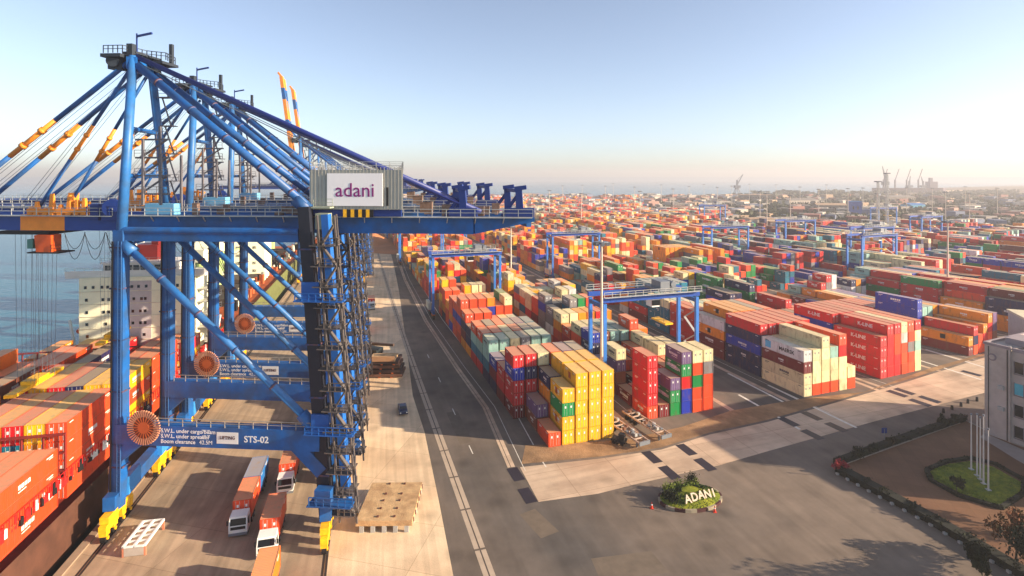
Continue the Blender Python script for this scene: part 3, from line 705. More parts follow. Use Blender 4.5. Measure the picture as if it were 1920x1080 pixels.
        for t in range(0, 60, 4): mb.bar(Q(t, s + side * .6, 44.6), Q(t, s + side * 1.6, 45.4), .12)
        mb.build('walkway', LGREY, gi)
    mb = MB()
    for t in (2, 12, 22, 46, 54, 60): mb.bar(Q(t, 4.6, 44.6), Q(t, 11.4, 44.6), .7, 1.2)
    mb.build('girder_tie', BLUE, root)
    # machinery house on the girders
    mb = MB(); P = [Q(28.1, 1.6, 46.6), Q(41.6, 1.6, 46.6), Q(41.6, 13.6, 46.6), Q(28.1, 13.6, 46.6)]
    mb.hexa(P + [p + Vector((0, 0, 5.6)) for p in P]); hs = mb.build('machinery_house', HOUSE, root)
    mb = MB(); up = Vector((0, 0, 5.62)); mb.rail([p + up for p in P] + [P[0] + up], r=.035); mb.build('roof_rail', LGREY, hs)
    mb = MB()
    for i in range(27): t = 28.4 + i * .5; mb.bar(Q(t, 1.58, 46.7), Q(t, 1.58, 52.1), .09, .06)
    mb.build('cladding_rib', mat('cladding_rib_grey', (150, 148, 140), .6), hs)  # ribs a little darker grey than the cladding
    mb = MB()
    for i in range(8): mb.mi = i % 2; t = 33 + i * .55; mb.bar(Q(t, 1.55, 46.1), Q(t + .5, 1.55, 46.1), .1, 1.1)
    mb.build('hazard_panel', [YELLOW, DARK], hs)
    mb = MB(); mb.bar(Q(28.4, 2, 46.1), Q(41.4, 2, 46.1), .4, .9); mb.build('house_base', DBLUE, hs); mb = MB(); mb.bar(Q(28.4, 13, 46.1), Q(41.4, 13, 46.1), .4, .9); mb.build('house_base', DBLUE, hs)
    mb = MB(); mb.bar(Q(39.2, 1.5, 48.3), Q(39.5, 1.5, 48.3), .06, 2.6); mb.build('drain_pipe', DARK, hs)
    mb = MB(); mb.bar(Q(28.9, 1.2, 46.9), Q(31.6, 1.2, 46.9), 2.4, .2); mb.rail([Q(28.9, .1, 47), Q(31.6, .1, 47)]); mb.bar(Q(29.4, 1.2, 45), Q(31.2, 1.2, 45), 1.8, 2.2); mb.build('switch_room', mat('grey_green_panel', (150, 158, 140), .6), root)
    # mast (A frame)
    for s0, s1 in ((0, 4.0), (SP, 10.0)):
        mb = MB(); mb.tube(Q(.7, s0, 43), Q(.5, s1, 67.6), .68, .6, n=14); mb.build('mast_leg', MATS['brace_blue'], root, True)
    mb = MB(); mb.bar(Q(.5, 3.4, 66.6), Q(.5, 10.6, 66.6), 1.4, 1.8); mb.build('mast_cross_beam', BLUE, root)
    for z, e in ((51, 2.4), (57.5, 4.4)): mb = MB(); mb.tube(Q(.6, (z - 43) / 24.6 * 4.0, z), Q(.6, SP - (z - 43) / 24.6 * 6.4, z), .35, n=8); mb.build('mast_tie', BLUE, root)
    mb = MB(); mb.bar(Q(-3.6, 4.4, 67.6), Q(-.5, 4.4, 67.6), 3.2, .5); mb.bar(Q(1.4, 8.6, 67.3), Q(4.4, 8.6, 67.3), 3.6, .4)
    mb.bar(Q(-3.2, 4.4, 66.6), Q(-1.0, 4.4, 66.6), 1.4, 1.6, 1.4, 1.9); mb.bar(Q(-.6, 7, 68.2), Q(1.6, 7, 68.2), 5.4, .3)
    for t, s, r_ in ((-2.4, 3.4, .9), (-2.4, 5.6, .9), (-1.0, 7.6, .7), (2.6, 8, .8)):
        mb.tube(Q(t, s - .2, 66.9), Q(t, s + .2, 66.9), r_, n=14)
    mb.rail([Q(-3.6, 2.8, 67.9), Q(-.6, 2.8, 67.9), Q(1.4, 6.6, 67.9), Q(4.4, 6.8, 67.6), Q(4.4, 10.4, 67.6)], r=.05, every=.8)
    mb.bar(Q(.2, 4, 67.6), Q(.2, 4, 69.3), .9); mb.bar(Q(4.2, 9.4, 67.5), Q(4.2, 9.4, 70.4), .5)
    mb.build('apex_platform', mat('apex_grease', (38, 46, 56), .6), root)
    mb = MB(); mb.bar(Q(.8, 4.5, 68), Q(.8, 4.5, 70.9), .16); mb.bar(Q(.8, 4.5, 70.5), Q(3.2, 4.5, 70.9), .28); mb.build('service_jib', DBLUE, root)
    mb = MB(); mb.tube(Q(.5, 4.2, 66.8), Q(TL, 1.0, 47.2), .6, n=14); mb.tube(Q(.5, 9.8, 66.8), Q(TL, SP - 1, 47.2), .6, n=14); mb.bar(Q(TL - 1.4, .8, 47.9), Q(TL + .3, .8, 46.6), 1.6, 1.4)
    mb.mi = 1
    for A_, B_ in ((Q(.5, 4.2, 66.8), Q(TL, 1.0, 47.2)), (Q(.5, 9.8, 66.8), Q(TL, SP - 1, 47.2))):
        for k in (.15, .35, .55, .75, .92): mb.tube(A_.lerp(B_, k - .004), A_.lerp(B_, k + .004), .7, n=14)
    mb.build('backstay', [mat('stay_blue', (24, 84, 150), .45, 0, .2, .6, rgb2=(50, 72, 96), scale2=.4, amt2=.5), SEAM], root, True)
    for s0, s1 in ((4.2, 4.0), (9.8, 12)):
        mb = MB(); mb.tube(Q(.8, s0, 67.6), Q(53, s1, 46.2), .4, n=12); mb.build('rear_stay', mat('rear_stay_blue', (30, 44, 110), .45), root, True)
        stay(root, Q(-.4, s0, 66.8), Q(-31, s1, 45.8), .37)
        stay(root, Q(-.3, s0, 65.6), Q(-15.2, s1, 45.8), .26)
    mb = MB()
    for s in (5.2, 6.2, 8.2, 9.4):
        mb.poly([Q(-1, s, 66.5), Q(-30, s, 46.2)], .04, 4); mb.poly([Q(-.6, s, 66), Q(-19, s, 46.2)], .04, 4); mb.poly([Q(1, s, 66.8), Q(34, s, 52.2)], .04, 4)
    mb.build('boom_hoist_rope', ROPE, root)
    # boom: twin beams, blue with an orange section
    for s in (4, 12):
        mb = MB()
        for t0, t1, i in ((-62, -17, 0), (-17, -9.9, 1), (-9.9, -1.2, 0)): mb.mi = i; mb.bar(Q(t0, s, 44.3), Q(t1, s, 44.3), 1.2 + i * .06, 2.3 + i * .06)
        bm = mb.build('boom', [mat('boom_blue', (16, 60, 138), .5), ORANGE], root)
        sd_ = -1 if s == 4 else 1
        mb = MB(); mb.bar(Q(-60, s + sd_ * 1.1, 45.4), Q(-2, s + sd_ * 1.1, 45.4), .9, .12); mb.rail([Q(-60, s + sd_ * 1.5, 45.5), Q(-2, s + sd_ * 1.5, 45.5)], r=.04); mb.build('walkway', LGREY, bm)
    mb = MB()
    for t in (-16.5, -12, -6, -30, -45): mb.bar(Q(t, 4.6, 44.8), Q(t, 11.4, 44.8), .6, 1.0)
    mb.build('boom_tie', BLUE, root)
    mb = MB()
    for t, h in ((-15.6, 1.2), (-14.6, 1.9), (-13.2, 1.1), (-12.2, 3.0), (-10.8, 1.5), (-9.4, 2.8), (-8.2, 2.2), (-7.0, 2.4)): mb.bar(Q(t, 3.6, 45.5), Q(t, 3.6, 45.5 + h), .8, .7, .35, .4)
    mb.bar(Q(-16, 3.6, 46.1), Q(-6.4, 3.6, 46.1), .7, .6); mb.bar(Q(-9.6, 4.2, 47.4), Q(-6.6, 4.2, 47.2), .6, .4); mb.build('boom_latch', ORANGE, root)
    mb = MB(); mb.bar(Q(-14, 12, 45.6), Q(-14, 12, 48.4), 1); mb.build('boom_latch', ORANGE, root)
    mb = MB(); mb.bar(Q(-5.5, 3.2, 46), Q(-4.2, 3.2, 46), 1.0, 2.4); mb.tube(Q(-2.2, 2.6, 46.6), Q(-2.2, 3.6, 46.6), 1.3, n=16); mb.bar(Q(-3.6, 3.3, 45.4), Q(-.8, 3.3, 45.4), 1.4, 1.4); mb.rail([Q(-6, 2.4, 45.6), Q(-.6, 2.4, 45.6)], h=1.3)
    mb.build('boom_hinge', DBLUE, root)
    mb = MB(); mb.bar(Q(2.0, 6, 46.2), Q(6.6, 6, 46.2), 1.6, 1.9); mb.build('hinge_cover', mat('pale_blue_panel', (110, 176, 214), .5), root)
    mb = MB()                                              # clutter between the mast legs
    for t, s, z, h in ((2.5, 3, 47, 9), (5.2, 3.2, 47, 7), (3.8, 6, 47, 11), (6.4, 8, 46, 8)): mb.bar(Q(t, s, z), Q(t, s, z + h), .3)
    for z in (48.5, 51, 53.5, 56): mb.bar(Q(1.2, 3.5, z), Q(6.4, 3.5, z), .5, .25); mb.rail([Q(1.2, 2.9, z + .1), Q(6.4, 2.9, z + .1)], h=1)
    for z in (48.5, 51, 53.5): mb.bar(Q(1.8, 3.6, z), Q(6.0, 3.6, z + 2.5), .5, .12)
    for i in range(5): z = 46 + i * 4.2; s = SP - (z - 43) / 24.6 * 6.4; mb.bar(Q(1.4, s, z), Q(3.6, s, z), 1.4, .14); mb.rail([Q(1.4, s - .7, z), Q(3.6, s - .7, z)]); mb.bar(Q(2.9, s, z), Q(1.8, s - 1, z + 4.2), .5, .12)
    mb.build('mast_stair', mat('stair_grey', (104, 100, 104), .6), root)
    # trolley, operator cab, ropes, head block
    mb = MB(); mb.box(0, 0, 0, 0, 0, 0) if False else None
    mb.bar(Q(-20.5, 8, 42.6), Q(-12, 8, 42.6), 7.6, .5); mb.build('trolley', DARK, root)
    mb = MB(); P = [Q(-14.6, 2.8, 39.8), Q(-11.9, 2.8, 39.8), Q(-11.9, 5.4, 39.8), Q(-14.6, 5.4, 39.8)]
    mb.hexa([P[0] + Vector((.3, 0, .0)), P[1], P[2], P[3]] + [p + Vector((0, 0, 2.5)) for p in P]); cb_ = mb.build('operator_cab', mat('cab_orange', (206, 84, 26), .5), root)
    mb = MB(); mb.bar(Q(-14.7, 4.1, 41.0), Q(-15.6, 4.1, 41.0), 2.0, 1.4); mb.build('window', mat('green_glass', (70, 120, 110), .15), cb_)
    mb = MB(); mb.bar(Q(-15.2, 4.1, 39.7), Q(-10.2, 4.1, 39.7), 2.8, .2); mb.rail([Q(-11.8, 2.7, 39.8), Q(-10.2, 2.7, 39.8)]); mb.build('cab_platform', DARK, cb_)
    mb = MB()
    for t in (-20, -19, -18.2, -17.2, -16.4, -15.6):
        for s in (6, 10): mb.tube(Q(t, s, 42.5), Q(t + (-18 - t) * .2, s, 18.2), .035, n=4)
    mb.build('hoist_rope', ROPE, root)
    mb = MB(); mb.bar(Q(-18, 2, 17.7), Q(-18, 14.2, 17.7), 1.4, .5); mb.bar(Q(-18, 6, 18.2), Q(-18, 10, 18.2), 1.8, .6); mb.build('spreader', YELLOW, root)
    mb = MB()
    for t0 in (-10, -6.8, -3.4):
        for dz in (4.2, 2.6): mb.poly([Q(t0 + 3.3 * i / 10, 3.2, 42.9 - dz * (1 - (2 * i / 10 - 1) ** 2)) for i in range(11)], .045, 4)
    for t0 in (6, 10, 14): mb.poly([Q(t0 + 4 * i / 10, 5, 42.5 - 3.0 * (1 - (2 * i / 10 - 1) ** 2)) for i in range(11)], .04, 4)
    mb.build('festoon_cable', DARK, root)
    # stair and lift tower on the landside leg
    for s, hz in ((0, 46), (SP, 46)):
        mb = MB(); t0, t1 = T + .9, T + 4.3
        def X(t, z): return t + (TL - T) * (z - 3) / 43
        for t in (t0 + 1.0, t1):
            for ss in (s - 1.3, s + 1.3): mb.bar(Q(X(t, 3), ss, 3), Q(X(t, hz), ss, hz), .22)
        z = 4.0; i = 0
        while z < hz - 2:
            mb.bar(Q(X(t0, z), s, z), Q(X(t1, z), s, z), 3.0, .12); mb.rail([Q(X(t0 + .8, z), s - 1.5, z), Q(X(t1 + .1, z), s - 1.5, z), Q(X(t1 + .1, z), s + 1.5, z)], r=.045, every=1.0)
            a, b2 = (t0 + 1.2, t1 - .2) if i % 2 else (t1 - .2, t0 + 1.2)
            mb.bar(Q(X(a, z), s - .8, z), Q(X(b2, z + 2.9), s - .8, z + 2.9), .7, .2); z += 2.9; i += 1
        st = mb.build('stair_tower', mat('tower_grey', (92, 84, 80), .6) if s == 0 else mat('tower_dark', (64, 60, 62), .6), root)
        mb = MB(); mb.bar(Q(X(T + 2.9, 4), s + .7, 4), Q(X(T + 2.9, hz), s + .7, hz), 1.0, 1.2, up=(0, 1, 0)); mb.build('lift_shaft', mat('lift_blue', (28, 96, 176), .5), st)
        mb = MB(); mb.bar(Q(T - 1.3, s - 1.8, 7.1), Q(T + .9, s - 1.8, 7.1), 1.4, 1.8); mb.rail([Q(T - 2.2, s - 3.0, 6.2), Q(T + 3.8, s - 3.0, 6.2)], r=.05, every=1.0); mb.bar(Q(T - 2.2, s - 2, 6.1), Q(T + 3.8, s - 2, 6.1), 2.2, .14); mb.build('cable_drum_platform', BLUE, root)
        for zz in (15.4, 34): 
            mb = MB(); mb.bar(Q(land_t(zz) - 2, s - 1.3, zz), Q(land_t(zz) + 4.8, s - 1.3, zz), 1.6, .14); mb.rail([Q(land_t(zz) - 2, s - 2, zz), Q(land_t(zz) + 4.8, s - 2, zz)], r=.05, every=1); mb.bar(Q(land_t(zz) - 1.2, s - 1.0, zz + 1.3), Q(land_t(zz) + 1.3, s - 1.0, zz + 1.3), .3, 2.4); mb.build('leg_platform', mat('platform_blue', (24, 86, 160), .5), root)
    # counter-frames at the rear end of the girders
    for t, in ((50.5,), (58.6,)):
        mb = MB()
        for s in (4, 12): mb.bar(Q(t, s, 45.6), Q(t - .2, s, 49.3), 1.1, .9, .9, 1.1); mb.bar(Q(t - 2.6, s, 45.6), Q(t - .2, s, 48.6), .5); mb.bar(Q(t - .8, s, 49.3), Q(t + .9, s, 49.5), 1.2, .6)
        mb.bar(Q(t - .2, 4, 49), Q(t - .2, 12, 49), .5); mb.bar(Q(t - 2, 4, 46.2), Q(t + 2, 4, 46.2), 1.6, 1.2); mb.build('rear_post', DBLUE, root)
    mb = MB(); rr_ = random.Random(3)
    for i in range(14): mb = MB(); t = rr_.uniform(9, 28) if i < 7 else rr_.uniform(43.5, 57); s = rr_.choice((4.2, 6, 9, 11.6)); mb.bar(Q(t, s, 45.5), Q(t, s, 45.9 + rr_.random() * 1.5), rr_.uniform(.3, 1.3), rr_.uniform(.4, .9)); mb.build('deck_gear', mat('deck_gear', (120, 96, 84), .7, 0, .4, 1.2), root)
    # radial emblem on the portal beam
    mb = MB(); c = Q(4.6, -.95, 15.2); mb.tube(c, c + Vector((0, -.12, 0)), 1.55, n=32); mb.mi = 1
    for i in range(40):
        a = 2 * math.pi * i / 40; d = Vector((math.cos(a), 0, math.sin(a))); mb.bar(c + d * 1.5 + Vector((0, -.1, 0)), c + d * 2.4 + Vector((0, -.1, 0)), .09, .2, .16, .26, up=(0, 1, 0))
    mb.mi = 2; mb.tube(c + Vector((0, -.12, 0)), c + Vector((0, -.2, 0)), .8, n=20)
    for i in range(20):
        a = 2 * math.pi * i / 20; d = Vector((math.cos(a), 0, math.sin(a))); mb.bar(c + d * .8 + Vector((0, -.16, 0)), c + d * 1.5 + Vector((0, -.16, 0)), .1, .1)
    mb.build('radial_emblem', [mat('emblem_brown', (104, 50, 32), .7), mat('emblem_tan', (196, 136, 104), .6), mat('emblem_orange', (176, 84, 36), .6)], root)
    bz = 14.0; yb = -.88
    text('S.W.L. under cargo beam\nS.W.L. under spreader\nBoom clearance', .78, 'data_lettering', LETTER, root, Q(7.0, yb, 14.55), align='LEFT', bold=.01)
    text('75T\n61T\n42.5M', .78, 'data_lettering', LETTER, root, Q(13.6, yb, 14.55), align='CENTER')
    mb = MB(); mb.bar(Q(15.2, yb, 14.05), Q(18.3, yb, 14.05), .06, 1.6); pl = mb.build('maker_plate', WHITE, root)
    text('LIFTING', .62, 'plate_lettering', BROWN, pl, Q(16.75, yb - .05, 13.9), bold=.01)
    return root
crane = make_crane()
crane.name = 'quay_crane'
LBL = ['nearest blue quay crane with the white sign on its machinery house', 'second blue quay crane from the camera, right behind the one with the sign', 'third blue quay crane from the camera, over the ship bridge',
       'blue quay crane with its boom raised, the taller looking one',
       'blue quay crane with its boom raised, the farther of the two', 'small distant blue quay crane beyond the raised booms', 'farthest blue quay crane at the end of the berth']
YC = [74.7, 101.2, 128, 249, 289, 340, 400]
LOWER = ('boom', 'forestay', 'trolley', 'operator_cab', 'festoon_cable', 'hoist_rope', 'spreader', 'boom_tie', 'boom_latch', 'boom_hoist_rope')
CR = []
proto_children = list(crane.children)
for i, Y in enumerate(YC):
    p, a = SEA_RAIL.at(SEA_RAIL.s_of_y(Y))
    if i == 0: o = crane; rz = R(-4)
    else:
        o = copy_tree(crane, LOWER if i in (3, 4) else ()); rz = R(-4 + min(i * 1.6, 7))
    o.location = p; o.rotation_euler = (0, 0, rz); o.scale = (1, 1, 1)
    tag(o, LBL[i], 'crane', 'quay cranes along the berth'); CR.append(o)
    if i in (3, 4):
        mb = MB()
        for s in (4, 12):
            A, B_ = Q(-1.2, s, 45), Q(-8.5, s, 95)
            for c0, c1, k in ((0, .3, 0), (.3, .52, 1), (.52, .62, 0), (.62, .8, 1), (.8, .9, 0), (.9, 1, 1)): mb.mi = k; mb.bar(A.lerp(B_, c0), A.lerp(B_, c1), 1.5, 1.4)
            mb.mi = 1; mb.bar(B_, B_ + Vector((-1.6, 0, 2)), .8)
        mb.build('raised_boom', [BLUE, ORANGE], o)
        mb = MB()
        for s in (4, 12): mb.tube(Q(.4, s, 66.8), Q(-5, s, 72), .35, n=6); mb.tube(Q(-5, s, 72), Q(-6.4, s, 86), .3, n=6)
        mb.build('forestay', BLUE, o)
# the big sign and the crane number belong to the first crane only
hs = [c for c in crane.children if c.name.startswith('machinery_house')][0]
mb = MB(); mb.bar(Q(30.7, 1.45, 49.2), Q(38.7, 1.45, 49.2), .12, 4.6); sg_ = mb.build('sign_panel', mat('sign_white', (236, 232, 232), .5, 0, .02), hs)
text('adani', 2.75, 'sign_lettering', PURPLE, sg_, Q(34.7, 1.375, 48.3), bold=.012)
text('STS-02', 1.25, 'number_lettering', LETTER, crane, Q(20.9, -.88, 13.55), bold=.02)
# ================================================================== RUBBER-TYRED GANTRIES
def make_rtg():
    root = empty('yard_gantry'); W, D, Z = 24.4, 7.2, 21.5
    lb = mat('gantry_blue', (52, 116, 196), .45)
    for x in (0, W):
        for y in (0, D):
            mb = MB(); mb.bar((x, y, 2.0), (x, y, Z - .2), .8, .7, up=(0, 1, 0)); mb.build('leg', lb, root)
            mb = MB(); mb.tube((x - .35, y - .9, .8), (x + .35, y - .9, .8), .8, n=14); mb.tube((x - .35, y + .9, .8), (x + .35, y + .9, .8), .8, n=14); mb.mi = 1; mb.box(x - .5, x + .5, y - 1.3, y + 1.3, 1.3, 1.9); mb.build('wheel', [RUBBER, RUST], root)
        mb = MB(); mb.bar((x, -1.5, 2.5), (x, D + 1.5, 2.5), .9, 1.1); mb.build('sill_beam', BLUE, root)
        mb = MB(); mb.bar((x, .3, Z - 1), (x, D - .3, Z - 1), .7, .9); mb.build('end_tie', BLUE, root)
    for y in (.0, D):
        mb = MB(); mb.bar((-.6, y, Z + .6), (W + .6, y, Z + .6), .8, 1.0); gi = mb.build('girder', mat('gantry_girder_blue', (20, 72, 160), .5), root)
        mb = MB(); yy = y + (-1.1 if y == 0 else 1.1); mb.bar((-.6, yy, Z + 1.4), (W + .6, yy, Z + 1.4), .8, .1); mb.rail([(-.6, yy, Z + 1.45), (W + .6, yy, Z + 1.45)], r=.05); mb.build('walkway', LGREY, gi)
    mb = MB(); mb.box(14.5, 20.5, .2, D - .2, Z + 1.4, Z + 2.0); mb.box(15.5, 18, 1.5, 5.5, Z + 2, Z + 3.6); mb.tube((19, 1.4, Z + 2.8), (19, 5.6, Z + 2.8), .7, n=12); mb.build('trolley', GREY, root)
    mb = MB(); mb.box(12.6, 14.6, .6, 3.2, Z - 2.0, Z + .2); c = mb.build('operator_cab', WHITE, root)
    mb = MB(); mb.box(12.5, 14.7, .5, .6, Z - 1.6, Z - .4); mb.build('window', GLASS, c)
    mb = MB(); mb.box(-1.6, -.6, .6, D - .6, 3.2, 5.6); mb.build('power_unit', mat('unit_cream', (196, 190, 170), .6), root)
    mb = MB()
    for i in range(6): z = 3 + i * 3; mb.bar((W + .8, 1, z), (W + .8, D - 1, z + 3) if i % 2 else (W + .8, 1, z + 3), .6, .12) if False else mb.bar((W + .9, 1.2 if i % 2 else D - 1.2, z), (W + .9, D - 1.2 if i % 2 else 1.2, z + 3), .6, .14)
    mb.build('stair', LGREY, root)
    for x in (16.4, 18.1):
        for y in (1.6, 5.6): mb = MB(); mb.tube((x, y, Z + 1.4), (x, y, 15.4), .05, n=4); mb.build('hoist_rope', ROPE, root)
    mb = MB(); mb.box(16.2, 18.3, .6, 6.6, 15.0, 15.4); mb.build('spreader', YELLOW, root)
    return root
rtg = make_rtg()
RT = [(1, 12.0, 'large blue yard gantry nearest the camera, beside the tall light mast'), (0, 95.0, 'blue yard gantry standing at the edge of the quay road'),
      (2, 141.0, 'blue yard gantry over the orange stacks, behind the tall light mast'), (5, 135.0, 'blue yard gantry among yellow stacks in the mid yard'),
      (7, 95.0, 'left one of two blue yard gantries standing close together on the right'), (6, 73.0, 'right one of two blue yard gantries standing close together on the right'),
      (10, 122.0, 'blue yard gantry in front of the far scrub at the right edge'), (7, 145.0, 'small blue yard gantry just left of the close pair'),
      (0, 215.0, 'distant blue yard gantry near the end of the quay road'), (1, 265.0, 'distant blue yard gantry beyond the orange block'), (9, 300.0, 'distant blue yard gantry in the hazy middle near the cream office block'),
      (0, 330.0, 'very small blue yard gantry by the quay crane tails'), (3, 330.0, 'very small blue yard gantry before the inland stacks'), (12, 190.0, 'very small blue yard gantry near the dark scrub')]
for i, (b_, s, lab) in enumerate(RT):
    o = rtg if i == 0 else copy_tree(rtg); p, a = BLINES[b_].at(s); e = Vector((math.cos(a), math.sin(a), 0))
    o.location = p - e * 3.4; o.rotation_euler = (0, 0, a); tag(o, lab, 'gantry crane', 'gantry cranes straddling the stacks')
# ================================================================== SHIP ALONGSIDE
ship = empty('container_ship', (HULL.at(HULL.s_of_y(75))[0].x, 75, -4), 0, 'container ship with white bridge block moored at the quay beside the nearest crane', 'ship')
SO = ship.location.copy()
def hull_strip(L_, s0, s1, offs, z0, z1, beam):
    pts_r, pts_l = [], []
    n = 40
    for i in range(n + 1):
        s = s0 + (s1 - s0) * i / n; p, a = L_.at(s); e = Vector((math.cos(a), math.sin(a), 0)); k = i / n
        inn = 0 if k > .0 else 0
        taper = max(0, (k - .86) / .14) ** 2 * beam * .25
        r_ = p + e * (offs - taper); l_ = p + e * (offs - beam + taper); pts_r.append(r_); pts_l.append(l_)
    return pts_r, pts_l
s0, s1 = HULL.s_of_y(38), HULL.s_of_y(146)
HB = mat('hull_brown', (84, 52, 38), .75, 0, .3, .4); HD = mat('hull_dark', (26, 20, 22), .6, 0, .3, .3)
pr, pl2 = hull_strip(HULL, s0, s1, 0, 0, 0, 32)
mb = MB()
for k in range(len(pr) - 1):
    for P_ in (pr, pl2):
        a_, b_ = P_[k] - SO, P_[k + 1] - SO
        for z0, z1, i in ((-1.5 + 0, 3.2, 1), (3.2, DECK + .9 + 4, 0)): mb.mi = i; mb.quad((a_.x, a_.y, z0), (b_.x, b_.y, z0), (b_.x, b_.y, z1), (a_.x, a_.y, z1))
for (A, B_) in ((pr[-1], pl2[-1]), (pr[0], pl2[0])): mb.mi = 0; a_, b_ = A - SO, B_ - SO; mb.quad((a_.x, a_.y, -1.5), (b_.x, b_.y, -1.5), (b_.x, b_.y, DECK + 4.9), (a_.x, a_.y, DECK + 4.9))
mb.build('hull', [HB, HD], ship)
mb = MB()
for k in range(len(pr) - 1): a_, b_, c_, d_ = (v - SO for v in (pr[k], pr[k + 1], pl2[k + 1], pl2[k])); z = DECK + 4; mb.quad((a_.x, a_.y, z), (b_.x, b_.y, z), (c_.x, c_.y, z), (d_.x, d_.y, z))
dk_ = mb.build('deck', mat('deck_red', (150, 44, 30), .8, 0, .3), ship)
mb = MB()
for Y, p0, a in SH:                                     # hatch coamings under the bays, lashing bridges between them
    e = Vector((math.cos(a), math.sin(a), 0)); f = Vector((-math.sin(a), math.cos(a), 0)); q = p0 - SO
    A = q + e * -.9 + f * .2; P_ = [A, A + f * 11.8, A + f * 11.8 - e * 29, A - e * 29]
    mb.hexa([v + Vector((0, 0, DECK + 4.0)) for v in P_] + [v + Vector((0, 0, DECK + 5.88)) for v in P_])
mb.build('hatch_coaming', mat('coaming_red', (168, 40, 26), .7, 0, .3, 1), ship)
mb = MB()
for Y, p0, a in SH:
    e = Vector((math.cos(a), math.sin(a), 0)); f = Vector((-math.sin(a), math.cos(a), 0)); q = p0 - SO + Vector((0, 0, DECK + 4)) - f * .5
    for c in range(13): mb.bar(q - e * (.3 + c * 2.52), q - e * (.3 + c * 2.52) + Vector((0, 0, 7.0)), .2)
    for z in (2.0, 4.4, 6.9): mb.bar(q - e * .3 + Vector((0, 0, z)), q - e * 30.5 + Vector((0, 0, z)), .7, .14)
mb.build('lashing_bridge', mat('lashing_dark_red', (120, 28, 24), .7), ship)
mb = MB(); rr_ = random.Random(9)
for k in range(0, 260):
    s = s0 + (s1 - s0) * k / 260; p, a = HULL.at(s); e = Vector((math.cos(a), math.sin(a), 0)); q = p - e * rr_.uniform(.3, .9) - SO; z = DECK + 4
    mb.mi = rr_.choice((0, 0, 1, 2)); h = rr_.uniform(.5, 1.7); mb.bar(q + Vector((0, 0, z)), q + Vector((0, 0, z + h)), rr_.uniform(.15, .6), rr_.uniform(.2, .8))
    if k % 2 == 0: q2 = p - e * .12 - SO; mb.mi = 0; mb.bar(q2 + Vector((0, 0, z + .9)), q2 + Vector((0, 0, z + 2.0)), .08)
mb.mi = 0
for k in range(60):
    pa, _ = HULL.at(s0 + (s1 - s0) * k / 60); pb, _ = HULL.at(s0 + (s1 - s0) * (k + 1) / 60); mb.bar(pa - SO + Vector((-.12, 0, DECK + 6)), pb - SO + Vector((-.12, 0, DECK + 6)), .08)
tag(mb.build('deck_fittings', [REDP, WHITE, DARK], ship), kind='stuff')
# bridge block
e0 = Vector((-73.6, 123.0, 0)) - SO; yb_ = R(8); ex = Vector((math.cos(yb_), math.sin(yb_), 0)); ey = Vector((-math.sin(yb_), math.cos(yb_), 0))
def SB(x, y, z): return e0 - ex * x + ey * y + Vector((0, 0, z + 1.5))
def sbox(mb, x0, x1, y0, y1, z0, z1): mb.hexa([SB(x1, y0, z0), SB(x0, y0, z0), SB(x0, y1, z0), SB(x1, y1, z0), SB(x1, y0, z1), SB(x0, y0, z1), SB(x0, y1, z1), SB(x1, y1, z1)])
mb = MB(); sbox(mb, 0, 23.8, 0, 12, DECK, 25.2); sbox(mb, 0, 23.8, 0, 12, 25.2, 25.6); bb = mb.build('bridge_block', CREAMP, ship)
mb = MB(); sbox(mb, 8.8, 15.4, -.06, 0, DECK + 3, 24.8); mb.build('grey_panel', mat('panel_grey', (196, 186, 184), .6), bb)
mb = MB(); sbox(mb, -2.2, 27.2, 1, 5.4, 25.4, 26.0); sbox(mb, -2.2, 27.2, .8, 1.0, 25.9, 27.1); sbox(mb, 4, 19.6, 1.2, 8, 26, 28.6); sbox(mb, 3.6, 20, .9, 8.4, 28.6, 28.9); wh = mb.build('wheelhouse', WHITE, bb)
for i in range(10):
    mb = MB(); x = 4.5 + i * 1.5; sbox(mb, x, x + 1.2, 1.12, 1.2, 27.0, 28.2); mb.build('window', GLASS, wh)
for r_, z in enumerate((23.2, 20.4, 17.6, 14.9, 12.2)):
    for x in ((1.6, 3.0, 9.6, 11.2, 12.6, 13.8, 17.6, 18.8, 20.6, 22.2), (9.8, 10.6, 12.2, 13.4, 17.4, 18.6, 22), (9.8, 10.8, 12.4, 13.4, 17.4, 18.4, 21.9), (9.8, 10.8, 12.4, 13.4, 18, 21.9), (10, 13.4, 18, 21.8))[r_]:
        mb = MB(); sbox(mb, x, x + .55, -.1, -.055, z, z + .65); mb.build('porthole', GLASS, bb)
mb = MB()
for z in (13, 16, 19, 22): sbox(mb, -2.4, 0, 2, 10, z, z + .14); mb.rail([SB(-2.4, 2, z + .1), SB(-2.4, 10, z + .1)]); mb.rail([SB(-2.4, 2, z + .1), SB(0, 2, z + .1)])
for i, z in enumerate((10, 13, 16, 19)): mb.bar(SB(-1.8, 2 + (i % 2) * 6, z), SB(-1.8, 8 - (i % 2) * 6, z + 3), .7, .14)
mb.rail([SB(-2.2, .9, 27.1), SB(27.2, .9, 27.1)], h=.6); mb.rail([SB(3.8, 1, 28.9), SB(19.8, 1, 28.9)], h=1)
mb.build('side_decks', LGREY, bb)
mb = MB(); sbox(mb, 9.5, 14.5, 4, 9, 28.9, 32.4); mb.bar(SB(10.5, 6, 32.4), SB(10.5, 6, 33.4), 1.6); mb.build('funnel', mat('funnel_red', (112, 28, 28), .5), bb)
mb = MB(); mb.bar(SB(13.5, 2.5, 28.9), SB(13.5, 2.5, 36), .5); mb.bar(SB(11.6, 2.5, 33.4), SB(15.4, 2.5, 33.4), .4); mb.bar(SB(12.4, 2.5, 35), SB(14.6, 2.5, 35), .3); mb.tube(SB(16, 3, 28.9), SB(16, 3, 30.6), .7); mb.build('radar_mast', WHITE, bb)
